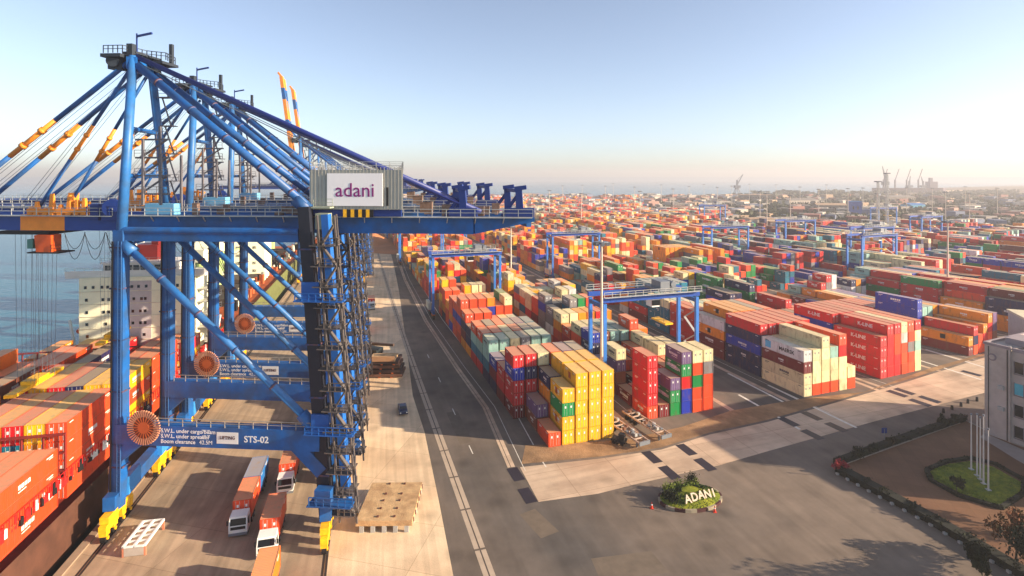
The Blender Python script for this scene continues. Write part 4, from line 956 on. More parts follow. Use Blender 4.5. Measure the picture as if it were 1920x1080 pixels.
for x in (25.6, -3.4):
    mb = MB(); c = SB(x, 6, 13); mb.tube(c - ey * 3.2, c, .5, 1.3, n=10); mb.tube(c, c + ey * 3.2, 1.3, .5, n=10); lb_ = mb.build('lifeboat', mat('lifeboat_orange', (220, 74, 30), .4), bb, True)
    mb = MB(); sgx = 1 if x > 0 else -1; mb.bar(SB(x + sgx * .3, 2.4, 8.4), SB(x + sgx * 1.6, 2.4, 15.8), .4); mb.bar(SB(x, 9.6, 8.4), SB(x + sgx * 1.2, 9.6, 15.8), .4); mb.bar(SB(x - sgx * 2, 6, 9.6), SB(x + sgx * 1.0, 6, 9.6), 6.5, .3); mb.build('davit', WHITE, lb_)
mb = MB()
for z in (8.6, 11.4, 14.1, 16.9, 19.7, 22.5): sbox(mb, -.12, 23.92, -.14, 0, z, z + .12)
for x in (5.6, 16.4): sbox(mb, x, x + .2, -.16, 0, 8, 25)
mb.build('deck_ledge', mat('ledge', (226, 220, 190), .7, 0, .1, 1, rgb2=(180, 130, 90), scale2=.8, amt2=.4), bb)
# second ship further along: cream deckhouse, pale green deck cranes
bulk = empty('cargo_ship', (HULL.at(HULL.s_of_y(200))[0].x, 200, -4), 0, 'cargo ship with cream deckhouse and pale green deck cranes at the farther berth', 'ship')
BO = bulk.location.copy(); H2 = Line(HULL.at(HULL.s_of_y(200))[0].x - 1, 200, 60, 300); t0_, t1_ = H2.s_of_y(156), H2.s_of_y(340)
pr, pl2 = hull_strip(H2, t0_, t1_, 0, 0, 0, 30)
mb = MB()
for k in range(len(pr) - 1):
    for P_ in (pr, pl2):
        a_, b_ = P_[k] - BO, P_[k + 1] - BO; mb.quad((a_.x, a_.y, -1), (b_.x, b_.y, -1), (b_.x, b_.y, 11), (a_.x, a_.y, 11))
a_, b_ = pr[0] - BO, pl2[0] - BO; mb.quad((a_.x, a_.y, -1), (b_.x, b_.y, -1), (b_.x, b_.y, 11), (a_.x, a_.y, 11)); mb.build('hull', mat('hull_olive', (104, 108, 60), .7, 0, .3, .3), bulk)
mb = MB()
for k in range(len(pr) - 1): a_, b_, c_, d_ = (v - BO for v in (pr[k], pr[k + 1], pl2[k + 1], pl2[k])); mb.quad((a_.x, a_.y, 10), (b_.x, b_.y, 10), (c_.x, c_.y, 10), (d_.x, d_.y, 10))
mb.build('deck', mat('deck_rust', (170, 84, 40), .8, 0, .4, .3), bulk)
def B2(Y, off, z): p, a = H2.at(H2.s_of_y(Y)); return p - BO + Vector((-math.cos(a) * off, -math.sin(a) * off, z + 4))
def bbox(mb, Y0, Y1, o0, o1, z0, z1): mb.hexa([B2(Y0, o1, z0), B2(Y0, o0, z0), B2(Y1, o0, z0), B2(Y1, o1, z0), B2(Y0, o1, z1), B2(Y0, o0, z1), B2(Y1, o0, z1), B2(Y1, o1, z1)])
mb = MB(); bbox(mb, 206, 220, 2, 28, 6, 21); bbox(mb, 207, 218, 4, 26, 21, 24); bbox(mb, 208, 215, -1, 31, 24, 25); bbox(mb, 209, 215, 6, 24, 25, 28); dh = mb.build('deckhouse', CREAMP, bulk)
for z in (9, 12, 15, 18, 25.8):
    for o_ in range(5, 26, 3): mb = MB(); bbox(mb, 205.9 + (3 if z > 24 else 0), 206 + (3 if z > 24 else 0), o_, o_ + 1.4, z, z + 1.1); mb.build('window', GLASS, dh)
mb = MB(); bbox(mb, 217, 221, 11, 18, 25, 33); mb.build('funnel', mat('funnel_green', (60, 120, 70), .5), dh)
PG = mat('pale_green_paint', (176, 196, 120), .55)
for Yc, tilt in ((172, 1), (190, -1), (236, 1), (262, 1), (290, -1)):
    mb = MB(); c = B2(Yc, 14, 6); mb.tube(c, c + Vector((0, 0, 13)), 1.6, n=14); mb.mi = 1; mb.bar(c + Vector((0, 0, 13)), c + Vector((0, 0, 17)), 4, 4)
    mb.mi = 0; t_ = B2(Yc + tilt * 14, 6, 21 if tilt > 0 else 10); mb.bar(c + Vector((1.2, 0, 14)), t_, 1.2, 1.2, .5, .5); mb.bar(c + Vector((-1.2, 0, 14)), t_, .8, .8, .4, .4); mb.build('deck_crane', [PG, CREAMP], bulk)
mb = MB()
for Y in (164, 178, 196, 228, 246, 270): bbox(mb, Y, Y + 10, 4, 26, 6, 8.4)
mb.build('hatch_cover', mat('hatch_dark', (60, 50, 44), .8, 0, .3), bulk)
mb = MB(); rr_ = random.Random(4)
for i in range(120): mb.mi = rr_.choice((0, 1, 2)); Y = rr_.uniform(158, 320); o_ = rr_.uniform(.5, 4); c = B2(Y, o_, 6); mb.bar(c, c + Vector((0, 0, rr_.uniform(.6, 3.4))), rr_.uniform(.4, 1.6))
tag(mb.build('deck_fittings', [RUST, CREAMP, DARK], bulk), kind='stuff')
# ================================================================== VEHICLES AND QUAY EQUIPMENT
def make_truck(TLn=14.6):
    root = empty('container_truck')                          # faces -Y, origin under the front bumper
    mb = MB(); W_ = 1.2
    mb.hexa([(-W_, 0, .55), (W_, 0, .55), (W_, 1.9, .55), (-W_, 1.9, .55), (-W_, .0, 1.6), (W_, .0, 1.6), (W_, 1.9, 1.6), (-W_, 1.9, 1.6)])
    mb.hexa([(-W_, 0, 1.6), (W_, 0, 1.6), (W_, 1.9, 1.6), (-W_, 1.9, 1.6), (-W_ + .08, .28, 2.75), (W_ - .08, .28, 2.75), (W_ - .08, 1.85, 2.85), (-W_ + .08, 1.85, 2.85)])
    cab = mb.build('cab', WHITE, root)
    mb = MB(); mb.hexa([(-1.02, -.01, 1.68), (1.02, -.01, 1.68), (1.02, .1, 1.68), (-1.02, .1, 1.68), (-.98, .2, 2.5), (.98, .2, 2.5), (.98, .3, 2.5), (-.98, .3, 2.5)]); mb.build('windscreen', GLASS, cab)
    for sx in (-1, 1):
        mb = MB(); mb.box(*sorted((sx * 1.17, sx * 1.21)), .4, 1.2, 1.65, 2.35); mb.build('side_window', GLASS, cab)
        mb = MB(); mb.box(*sorted((sx * .7, sx * 1.05)), -.04, .02, .75, .95); mb.build('headlight', mat('headlight', (230, 226, 210), .2), cab)
        mb = MB(); mb.box(*sorted((sx * 1.25, sx * 1.45)), .0, .1, 1.8, 2.4); mb.build('mirror', DARK, cab)
    mb = MB(); mb.box(-.95, .95, -.03, .01, 1.1, 1.5); mb.mi = 1; mb.box(-1.2, 1.2, -.12, .3, .35, .65); mb.build('grille', [DARK, GREY], cab)
    mb = MB(); mb.box(-.5, .5, 1.2, TLn, .8, 1.1); mb.box(-1.2, 1.2, 2.4, TLn, 1.1, 1.25); mb.build('trailer', DARK, root)
    for y in (.9, 3.3, 4.5, TLn - 3.6, TLn - 2.4, TLn - 1.2) if TLn > 9 else (.9, 3.3, TLn - 2.4, TLn - 1.2):
        for sx in (-1, 1):
            mb = MB(); mb.tube((sx * .82, y, .5), (sx * 1.16, y, .5), .5, n=16); mb.mi = 1; mb.tube((sx * 1.15, y, .5), (sx * 1.18, y, .5), .25, n=10); mb.build('wheel', [RUBBER, GREY], root)
    return root
truck = make_truck(); truck_s = make_truck(8.7); used_s = []
TR = [((446, 1008), (2.3, [('o', 6.06), ('e', 6.06)]), 'white cab truck with a red and a blue box, left one between the crane legs', ('orange red container at the front of the left truck', 'grey blue container at the rear of the left truck')),
      ((499, 1049), (2.4, [('o', 6.06)]), 'white cab container truck with a single orange box, beside the landside crane leg', ('orange container on the truck beside the landside crane leg',)),
      ((534, 930), (2.3, [('o', 6.06)]), 'container truck queued second in line under the crane beam', ('orange container on the truck queued under the crane beam',)),
      ((452, 1285), (2.3, [('a', 12.19)]), 'container truck at the bottom edge whose orange roof alone shows', ('salmon orange container cut by the bottom edge of the picture',)),
      ((697, 582), (2.3, [('r', 6.06)]), 'small distant truck with a red box on the quay road', ('red container on the distant truck on the quay road',)),
      ((672, 628), (2.3, [('a', 6.06)]), 'distant truck with an orange box close to the crane legs', ('orange container on the distant truck close to the crane legs',))]
for i, ((px, py), (y0, boxes), lab, bl) in enumerate(TR):
    if sum(b[1] for b in boxes) < 8: o = truck_s if not used_s else copy_tree(truck_s); used_s.append(1)
    else: o = truck if i == 0 else copy_tree(truck)
    p = G(px, py); a = yaw_at(p.x, p.y)
    o.location = (p.x, p.y, .008); o.rotation_euler = (0, 0, a); tag(o, lab, 'truck', 'container trucks on the quay')
    yy = y0
    for (k, ln), l2 in zip(boxes, bl):
        body, door = cmesh(k, ln); c = bpy.data.objects.new('shipping_container', body); COL.objects.link(c)
        d = yy + ln / 2; c.location = (p.x - math.sin(a) * d, p.y + math.cos(a) * d, 1.27); c.rotation_euler = (0, 0, a)
        dd = bpy.data.objects.new('door', door); COL.objects.link(dd); dd.parent = c; tag(c, l2, 'container', 'containers carried by the trucks'); yy += ln + .15
# car
car = empty('parked_car', G(757, 780), yaw_at(-22, 111), 'dark blue car parked alone on the pale apron', 'car')
mb = MB(); mb.hexa([(-.88, 0, .35), (.88, 0, .35), (.88, 4.3, .35), (-.88, 4.3, .35), (-.86, .05, .85), (.86, .05, .85), (.86, 4.25, .95), (-.86, 4.25, .95)]); mb.hexa([(-.82, 1.0, .86), (.82, 1.0, .86), (.82, 3.7, .95), (-.82, 3.7, .95), (-.66, 1.6, 1.42), (.66, 1.6, 1.42), (.66, 3.1, 1.42), (-.66, 3.1, 1.42)]); cbod = mb.build('body', mat('car_blue', (34, 48, 84), .25, .3), car)
mb = MB(); mb.hexa([(-.72, 1.05, .9), (.72, 1.05, .9), (.72, 1.1, .9), (-.72, 1.1, .9), (-.6, 1.52, 1.38), (.6, 1.52, 1.38), (.6, 1.58, 1.38), (-.6, 1.58, 1.38)]); mb.build('windscreen', GLASS, cbod)
for sx in (-1, 1):
    mb = MB(); mb.box(*sorted((sx * .5, sx * .8)), -.03, .04, .6, .76); mb.build('headlight', MATS['headlight'], cbod)
    for y in (.8, 3.4): mb = MB(); mb.tube((sx * .7, y, .33), (sx * .9, y, .33), .33, n=14); mb.build('wheel', RUBBER, car)
# hatch covers
def slab(name, px, py, lx, ly, z0, th, rz, m, label, cat, lugs=True):
    p = G(px, py); r = empty(name, p, rz, label, cat)
    mb = MB(); mb.box(0, lx, 0, ly, z0, z0 + th); pn = mb.build('panel', m, r)
    mb = MB()
    for i in range(5): x = lx * (.1 + .2 * i); mb.box(x - .3, x + .3, -.06, .3, 0.01, z0 - .004)
    for i in range(4): y = ly * (.2 + .25 * i); mb.box(.1, .7, y, y + .5, 0.01, z0 - .004); mb.box(lx - .7, lx - .1, y, y + .5, 0.01, z0 - .004)
    mb.build('support', LGREY, r)
    if lugs:
        mb = MB()
        for x in (.36, .66):
            for y in (.1, .3, .5, .68, .96): mb.box(lx * x - .16, lx * x + .16, ly * y - .22, ly * y + .1, z0 + th, z0 + th + .14)
        for i in range(6): y = ly * (.08 + .17 * i); mb.box(lx, lx + .12, y, y + .25, z0 + .1, z0 + th - .1)
        mb.build('lug', BROWN, r)
    return r
slab('hatch_cover', 667, 999, 7.9, 9.4, .9, .75, R(1), WOOD, 'large tan steel hatch cover lying alone on the pale apron', 'hatch cover')
p = G(660, 710)
for i in range(4):
    r = empty('hatch_cover', p + Vector((.15 * i, .2 * i, i * 1.0)), R(2), ['lowest', 'second lowest', 'third', 'topmost brown'][i] + ' hatch cover of the stack beside the quay road', 'hatch cover', 'stacked hatch covers')
    mb = MB(); mb.box(0, 12.3 - i * .5, 0, 5.6, .28, .92); mb.build('panel', mat('dark_brown_steel', (58, 36, 32), .8, 0, .3) if i % 2 else mat('brown2', (96, 64, 50), .8, 0, .3), r)
    mb = MB()
    for x in (.3, 3.2, 6.4, 9.4): mb.box(x, x + .5, .0, 5.4, 0.0, .276)
    mb.build('support', RUST, r)
r = empty('timber_platform', p + Vector((4.0, .6, 3.95)), R(2), 'tan timber platform lying on top of the hatch cover stack', 'platform'); mb = MB(); mb.box(0, 6.4, 0, 5, 0, .5); mb.build('deck', WOOD, r); mb = MB(); mb.box(.1, 6.3, -.1, 0, .05, 1.3); mb.build('front_board', mat('board', (170, 128, 92), .9), r)
# reach stacker
p = G(712, 668); rs = empty('reach_stacker', p, R(70), 'dark reach stacker with its arm lowered behind the hatch cover stack', 'reach stacker')
mb = MB(); mb.box(-1.7, 1.7, 0, 6.5, .9, 2.1); mb.box(-1.5, 1.5, 5, 7, 1.4, 2.6); mb.build('body', mat('stacker_dark', (30, 40, 44), .5), rs)
mb = MB(); mb.box(-.8, .8, 3, 4.8, 2.1, 3.6); mb.build('cab', GLASS, rs); mb = MB(); mb.bar((0, 6.5, 3.0), (0, -4.5, 3.6), .8, .9, .5, .6); mb.build('arm', mat('stacker_arm', (96, 74, 62), .6), rs)
for sx in (-1, 1):
    for y in (1, 5.5): mb = MB(); mb.tube((sx * 1.1, y, .85), (sx * 1.8, y, .85), .85, n=14); mb.build('wheel', RUBBER, rs)
# white lifting frame by the seaside rail
fr = empty('lifting_frame', G(230, 1046), R(10), 'white steel frame with two rows of openings standing near the seaside rail', 'frame')
mb = MB(); W_, L_ = 2.6, 5.4
for x in (0, W_ / 2, W_): mb.box(x - .13, x + .13, 0, L_, 1.2, 1.5)
for i in range(6): y = L_ * i / 5; mb.box(.13, W_ / 2 - .13, y - .1, y + .1, 1.24, 1.46); mb.box(W_ / 2 + .13, W_ - .13, y - .1, y + .1, 1.24, 1.46)
mb.build('top_grid', WHITE, fr)
for x in (0, W_):
    for y in (.13, L_ - .13): mb = MB(); mb.box(x - .12, x + .12, y - .12, y + .12, 0, 1.2); mb.build('leg', mat('frame_leg', (190, 120, 90), .7), fr)
mb = MB(); mb.box(.12, W_ - .12, .0, .1, .1, 1.19); mb.build('side_plate', mat('frame_plate', (170, 160, 150), .6), fr)
# trailers between the first two blocks
def make_trailer():
    r = empty('empty_trailer'); mb = MB()
    for x in (-1.1, 1.1): mb.box(x - .12, x + .12, 0, 12, 1.1, 1.4)
    for i in range(9): mb.box(-.98, .98, i * 1.45 + .1, i * 1.45 + .25, 1.15, 1.38)
    mb.build('frame', mat('trailer_frame', (176, 150, 132), .7, 0, .3, 2), r)
    for y in (8.0, 9.3, 10.6):
        for sx in (-1, 1): mb = MB(); mb.tube((sx * .8, y, .5), (sx * 1.2, y, .5), .5, n=12); mb.build('wheel', RUBBER, r)
    mb = MB(); mb.box(-1.2, 1.2, -.2, 0, .8, 1.5); mb.box(-.9, -.6, 1, 1.3, 0, 1.1); mb.box(.6, .9, 1, 1.3, 0, 1.1); mb.build('headboard', GREY, r)
    mb = MB(); rr_ = random.Random(2)
    for i in range(12): x, y = rr_.uniform(-.9, .9), rr_.uniform(.5, 11.4); mb.mi = rr_.choice((0, 1, 2)); mb.box(x - .2, x + .3, y - .3, y + .3, 1.39, 1.5 + rr_.random() * .5)
    mb.build('lashing_gear', [GREY, mat('gear_brown', (120, 84, 66), .7), LGREY], r); return r
tl = make_trailer()
for i, ((px, py), lab) in enumerate((((1208, 842), 'left empty skeletal trailer parked between the yellow and the red stacks'), ((1249, 829), 'right empty skeletal trailer parked between the yellow and the red stacks'))):
    o = tl if i == 0 else copy_tree(tl); o.location = G(px, py); o.rotation_euler = (0, 0, R(25)); tag(o, lab, 'trailer', 'trailers between the blocks')
tn = empty('yard_tractor', G(1174, 834), R(60), 'small dark yard tractor beside the yellow stack', 'tractor'); tn.scale = (.8, .8, .8); mb = MB(); mb.box(-1, 1, 0, 3.4, .6, 1.1); mb.box(-.9, .3, .2, 1.6, 1.1, 2.5); mb.build('body', DARK, tn)
for sx in (-1, 1):
    for y in (.7, 2.7): mb = MB(); mb.tube((sx * .8, y, .45), (sx * 1.1, y, .45), .45, n=12); mb.build('wheel', RUBBER, tn)
mb = MB(); mb.box(-.8, .2, .15, .2, 1.6, 2.3); mb.build('windscreen', GLASS, tn)
# ================================================================== LIGHT MASTS
def make_mast(h):
    r = empty('light_mast'); mb = MB(); mb.tube((0, 0, 0), (0, 0, h), .42, .2, n=10); mb.build('pole', mat('mast_cream', (206, 190, 172), .5), r)
    mb = MB(); mb.tube((0, 0, h - .6), (0, 0, h - .3), 1.5, n=14)
    for i in range(8): a = math.pi * i / 4; mb.box(1.6 * math.cos(a) - .35, 1.6 * math.cos(a) + .35, 1.6 * math.sin(a) - .35, 1.6 * math.sin(a) + .35, h - 1.0, h - .4)
    mb.build('lamp_head', GREY, r); return r
lm = make_mast(31)
near_m = [((1128, 756), 36, 'tall pale light mast standing in front of the largest yard gantry'), ((958, 560), 30, 'pale light mast left of the first one, among cream and red stacks'), ((1582 + 195, 585), 34, 'tall light mast near the right edge before the pair of gantries')]
far_m = [(1482, 452), (1438, 440), (1425, 428), (1200, 425), (1262, 410), (1345, 400), (1535, 412), (1590, 408), (1645, 440), (1662, 430), (1773, 430), (1818, 436), (1748, 405), (1190, 398), (1135, 392), (1292, 395), (1372, 392), (1500, 398), (1618, 404), (1700, 402), (1055, 390), (1092, 386), (1240, 384), (1320, 382), (1405, 380), (1455, 384), (1550, 384), (1810, 396), (1870, 405), (1150, 376), (1030, 420), (1090, 440)]
for i, (q, h, lab) in enumerate(near_m):
    o = lm if i == 0 else copy_tree(lm); o.location = G(*q); k = h / 31
    if i == 0: tp = 1.0
    o.scale = (1, 1, k); tag(o, lab, 'light mast', 'light masts of the terminal')
far_m.sort()
OW = ORD + ['twenty ' + w for w in ORD[:9]] + ['thirtieth', 'thirty first', 'thirty second', 'thirty third']
for i, q in enumerate(far_m):
    o = copy_tree(lm); o.location = G(*q); tag(o, 'slender distant light mast, %s from the left of the hazy ones' % OW[i], 'light mast', 'distant light masts')
# ================================================================== PLANTS
def leafmat(name, rgb, rgb2):
    m = mat(name, rgb, .8, 0, .35, 1.6, rgb2=rgb2, scale2=.9, amt2=1.0, spec=.2); return m
LEAF = leafmat('leaf_green', (62, 82, 30), (30, 50, 20)); LEAF2 = leafmat('leaf_yellow_green', (112, 122, 40), (66, 86, 32)); HEDGE = leafmat('hedge_dark', (34, 42, 20), (20, 26, 14)); RLEAF = leafmat('leaf_russet', (110, 62, 34), (54, 52, 26))
BARK = mat('bark', (84, 64, 48), .9)
GRASS = mat('lawn_grass', (134, 136, 44), .95, 0, .3, 1.5, .5, 20, .1, (88, 104, 36), .5, .8)
def leaves(mb, fn, n, size, r):
    for _ in range(n):
        c = Vector(fn()); a = Vector((r.gauss(0, 1), r.gauss(0, 1), r.gauss(0, 1))).normalized(); b = a.orthogonal().normalized(); k = a.cross(b); s = size * r.uniform(.6, 1.4)
        mb.quad(c - b * s, c - k * s * .5, c + b * s, c + k * s * .5)
def tree(name, loc, h, rad, m, label, seed, size=.28, n=900, bare=.35):
    r = random.Random(seed); root = empty(name, loc, 0, label, 'tree')
    mb = MB(); mb.tube((0, 0, 0), (.1, 0, h * bare), .16 * h / 6, .1 * h / 6, n=8); tips = []
    for i in range(7):
        a = r.uniform(0, 6.28); e = r.uniform(.4, 1.2); L_ = rad * r.uniform(.6, .95); b = Vector((.1, 0, h * bare)); t = b + Vector((math.cos(a) * math.cos(e) * L_, math.sin(a) * math.cos(e) * L_, math.sin(e) * (h - h * bare) * .75)); mb.tube(b, t, .07 * h / 6, .03, n=5); tips.append(t)
    mb.build('trunk', BARK, root)
    clumps = [(t + Vector((r.gauss(0, .3), r.gauss(0, .3), r.gauss(0, .3))) * rad * .3, rad * r.uniform(.28, .5)) for t in tips for _ in range(2)]
    def fn():
        c, q = r.choice(clumps); d = Vector((r.gauss(0, 1), r.gauss(0, 1), r.gauss(0, .8))).normalized(); return c + d * q * r.random() ** .4
    mb = MB(); leaves(mb, fn, n, size, r); mb.build('crown', m, root); return root
def hedge(name, pts, wd, ht, m, label, seed, dens=60, size=.16, cat='hedge'):
    r = random.Random(seed); p0 = pts[0]; root = empty(name, p0, 0, label, cat); mb = MB(); core = MB()
    segs = [(Vector(a) - Vector(p0), Vector(b) - Vector(p0)) for a, b in zip(pts, pts[1:])]; tot = sum((b - a).length for a, b in segs)
    for a, b in segs: core.bar(a + Vector((0, 0, ht * .42)), b + Vector((0, 0, ht * .42)), wd * .86, ht * .82)
    def fn():
        x = r.random() * tot
        for a, b in segs:
            L_ = (b - a).length
            if x <= L_: break
            x -= L_
        d = (b - a).normalized(); e = Vector((-d.y, d.x, 0)); hh = ht * (.8 + .25 * math.sin(x * 1.7) + .15 * math.sin(x * 4.1)); u, v = r.uniform(-.5, .5), r.random() ** .6
        return a + d * x + e * u * wd + Vector((0, 0, v * hh))
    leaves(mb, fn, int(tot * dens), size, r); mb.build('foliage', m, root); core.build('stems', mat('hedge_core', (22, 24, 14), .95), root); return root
# roundabout island with the raised letters
ic = G(1294, 936); isl = empty('planted_island', ic, R(14), 'oval planted island with raised white letters and a low hedge in the road', 'island')
def ell(a, b, z, n=36): return [(a * math.cos(2 * math.pi * i / n), b * math.sin(2 * math.pi * i / n), z) for i in range(n)]
A_, B_ = 5.2, 3.3
mb = MB(); o_, i_ = ell(A_, B_, 0), ell(A_, B_, .45); n = len(mb.v); mb.v += o_ + i_ + ell(A_ - .3, B_ - .3, .45); mb.f = []; mb.m = []
for k in range(36):
    j = (k + 1) % 36
    mb.f.append((k, j, 36 + j, 36 + k)); mb.m.append((k // 2) % 2); mb.f.append((36 + k, 36 + j, 72 + j, 72 + k)); mb.m.append((k // 2) % 2)
mb.build('kerb', [mat('kerb_white', (150, 138, 116), .7), mat('kerb_dark', (70, 34, 34), .7)], isl)
mb = MB(); K = 9; rings = []
for q in range(K + 1):
    f_ = 1 - q / K; z = .42 + 1.25 * (1 - f_ ** 2); rings.append(len(mb.v)); mb.v += [(x, y, z) for x, y, _ in ell((A_ - .3) * f_ + .01, (B_ - .3) * f_ + .01, 0)]
for q in range(K):
    for k in range(36): j = (k + 1) % 36; mb.f.append((rings[q] + k, rings[q] + j, rings[q + 1] + j, rings[q + 1] + k)); mb.m.append(0)
mb.build('mound', GRASS, isl)
r = random.Random(8); mb = MB(); leaves(mb, lambda: (lambda a, k: (A_ * .9 * k * math.cos(a), B_ * .9 * k * math.sin(a), .45 + 1.2 * (1 - k * k) + (.12 if a < 3.3 or a > 6 else .0)))(r.uniform(0, 6.28), r.uniform(.3, 1)), 2600, .13, r); mb.build('groundcover', LEAF, isl)
mb = MB(); leaves(mb, lambda: (r.uniform(-3.9, 2.2), 1.2 + r.uniform(-.4, .5), 1.2 + abs(r.gauss(0, .5))), 1300, .15, r); mb.build('hedge', LEAF2, isl)
mb = MB(); leaves(mb, lambda: (-3.4 + r.gauss(0, .5), -.2 + r.gauss(0, .8), .8 + abs(r.gauss(0, .45))), 900, .16, r); leaves(mb, lambda: (1.2 + r.gauss(0, .5), 1.6 + r.gauss(0, .2), 2.3 + r.gauss(0, .35)), 320, .14, r); mb.bar((1.2, 1.6, 1.1), (1.2, 1.6, 2.2), .14); mb.build('shrub', HEDGE, isl)
for i, ch in enumerate('ADANI'):
    x = -1.7 + i * 1.2 + (-0.1 if i == 4 else 0); text(ch, 1.55, 'letter', mat('letter_cream', (206, 184, 160), .7, 0, .2, 3), isl, (x + .1, -2.2 + .12 * i, .95 + .08 * min(i, 4 - i)), (52, 0, 0), .08, bold=.035)
# cones round the island
def make_cone():
    r_ = empty('traffic_cone'); mb = MB(); mb.box(-.25, .25, -.25, .25, 0, .05); mb.tube((0, 0, .05), (0, 0, .95), .2, .04, n=10); mb.build('cone', mat('cone_red', (206, 52, 30), .5), r_); mb = MB(); mb.tube((0, 0, .5), (0, 0, .66), .125, .095, n=10); mb.build('band', WHITE, r_); return r_
cn = make_cone()
for i, ((px, py), lab) in enumerate((((1222, 953), 'red traffic cone at the left end of the planted island'), ((1340, 960), 'red traffic cone at the right front of the planted island'))):
    o = cn if i == 0 else copy_tree(cn); o.location = G(px, py); tag(o, lab, 'traffic cone', 'cones round the planted island')
# ================================================================== GARDEN, FLAG POLES, OFFICE BUILDING
PAVE = concrete('garden_paving', (128, 92, 66), (104, 72, 54), 2.2, 2.2, R(20), .03)
gp = [(1566, 877), (1811, 789), (1846, 806), (1900, 832), (2100, 900), (2100, 1200), (1920, 1076), (1740, 968)]
o = sheet('garden_pavement', [G(*q) for q in gp], .03, PAVE); fix_up(o)
mb = MB(); P_ = [G(*q) for q in gp]; 
for a_, b_ in list(zip(P_, P_[1:] + P_[:1])): mb.bar(a_ + Vector((0, 0, .07)), b_ + Vector((0, 0, .07)), .25, .16)
tag(mb.build('garden_kerb', mat('garden_kerb', (150, 136, 124), .8)), kind='structure')
hedge('clipped_hedge', [G(1568, 872), G(1640, 845), G(1722, 816), G(1808, 787)], 1.3, 1.1, HEDGE, 'uneven dark hedge along the far side of the brown garden', 1, 90)
hedge('clipped_hedge', [G(1572, 884), G(1650, 926), G(1745, 978), G(1830, 1028), G(1925, 1085), G(2000, 1130)], 2.0, 1.2, HEDGE, 'long dark hedge along the near side of the brown garden', 2, 110)
for i, (px, py, h_) in enumerate(((1613, 862, 2.4), (1634, 852, 2.0), (1673, 838, 2.2), (1770, 800, 2.6), (1790, 792, 1.8))):
    tree('garden_shrub', G(px, py), h_, h_ * .5, HEDGE, ['bushy shrub first from the corner in the far hedge', 'bushy shrub second from the corner in the far hedge', 'bushy shrub near the signpost in the far hedge', 'tallest dark shrub near the flag poles in the far hedge', 'small dark shrub in the far hedge beside the grey building'][i], 30 + i, .2, 320, .2)
tree('flowering_bush', G(1574, 886), 2.4, 1.3, mat('red_flowers', (150, 30, 44), .7, 0, .4, 3), 'red flowering bush at the sharp corner of the garden', 50, .18, 520, .1)
mb = MB()
hp = [G(1570, 890), G(1650, 934), G(1745, 986), G(1830, 1037), G(1925, 1094)]
for a_, b_ in zip(hp, hp[1:]):
    n_ = int((b_ - a_).length / 1.5)
    for i in range(n_): c = a_.lerp(b_, i / n_); mb.box(c.x - .2, c.x + .2, c.y - .2, c.y + .2, .01, .32)
tag(mb.build('white_kerb_blocks', mat('kerb_block', (170, 164, 156), .7)), kind='structure')
lp = [(1744, 884), (1775, 872), (1818, 866), (1862, 876), (1915, 905), (1913, 925), (1874, 948), (1802, 926), (1752, 900)]
o = sheet('lawn', [G(*q) for q in lp], .09, GRASS); fix_up(o)
r = random.Random(77); LPt = [G(*q) for q in lp]
from mathutils.geometry import intersect_point_tri_2d
def inlawn():
    while True:
        i = r.randrange(1, len(LPt) - 1); a_, b_, c_ = LPt[0], LPt[i], LPt[i + 1]; u, v = r.random(), r.random()
        if u + v > 1: u, v = 1 - u, 1 - v
        return a_ + (b_ - a_) * u + (c_ - a_) * v + Vector((0, 0, .13))
mb = MB(); leaves(mb, inlawn, 5000, .10, r); tag(mb.build('grass', leafmat('blade_green', (134, 146, 48), (92, 108, 36))), 'short yellow green grass on the oval lawn', 'grass', kind='stuff')
hedge('low_border_hedge', [G(*q) for q in ((1738, 884), (1772, 868), (1818, 861), (1864, 871), (1920, 902), (1920, 927), (1877, 955), (1798, 932), (1744, 902), (1738, 884))], .7, .55, HEDGE, 'low dark border hedge running round the oval lawn', 3, 120, .13)
tree('round_topped_tree', G(1793, 924), 2.7, 1.2, HEDGE, 'small round topped tree at the left edge of the oval lawn', 60, .17, 520, .35)
def flagpole(px, py, top, label):
    p = G(px, py); h_ = H - (top - 331) * p.y / 1000 - 0; r_ = empty('flag_pole', p, 0, label, 'flag pole', 'flag poles on the lawn'); mb = MB(); mb.tube((0, 0, 0), (0, 0, h_), .13, .07, n=8); mb.build('pole', mat('pole_white', (206, 196, 188), .4), r_); mb = MB(); mb.tube((0, 0, h_), (0, 0, h_ + .25), .16, n=8); mb.build('finial', GREY, r_); mb = MB(); mb.box(-.3, .3, -.3, .3, 0, .22); mb.build('foot', LGREY, r_)
for i, (bx, by, ty) in enumerate(((1821, 881, 778), (1832, 893, 778), (1844, 908, 780), (1853, 920, 806), (1838, 900, 784))): flagpole(bx, by, ty, ['leftmost', 'second from left', 'tallest, fourth from left', 'rightmost', 'middle'][i] + ' white flag pole on the oval lawn')
# signpost and small bollards
sp_ = empty('road_sign', G(1658, 828), 0, 'slim signpost with a dark panel before the far hedge', 'sign'); mb = MB(); mb.tube((0, 0, 0), (0, 0, 2.4), .07, n=6); mb.build('post', GREY, sp_); mb = MB(); mb.box(-.5, .5, -.04, .04, 1.6, 2.6); mb.build('panel', DBLUE, sp_)
bo = empty('bollard'); mb = MB(); mb.tube((0, 0, 0), (0, 0, .9), .28, .22, n=10); mb.build('post', DARK, bo)
for i, (px, py) in enumerate(((1769, 774), (1785, 768), (1802, 762), (1815, 756), (1832, 752))):
    o = bo if i == 0 else copy_tree(bo); o.location = G(px, py); tag(o, ['leftmost', 'second', 'third', 'fourth', 'last'][i] + ' dark bollard of the row leading to the grey building', 'bollard', 'bollards by the grey building')
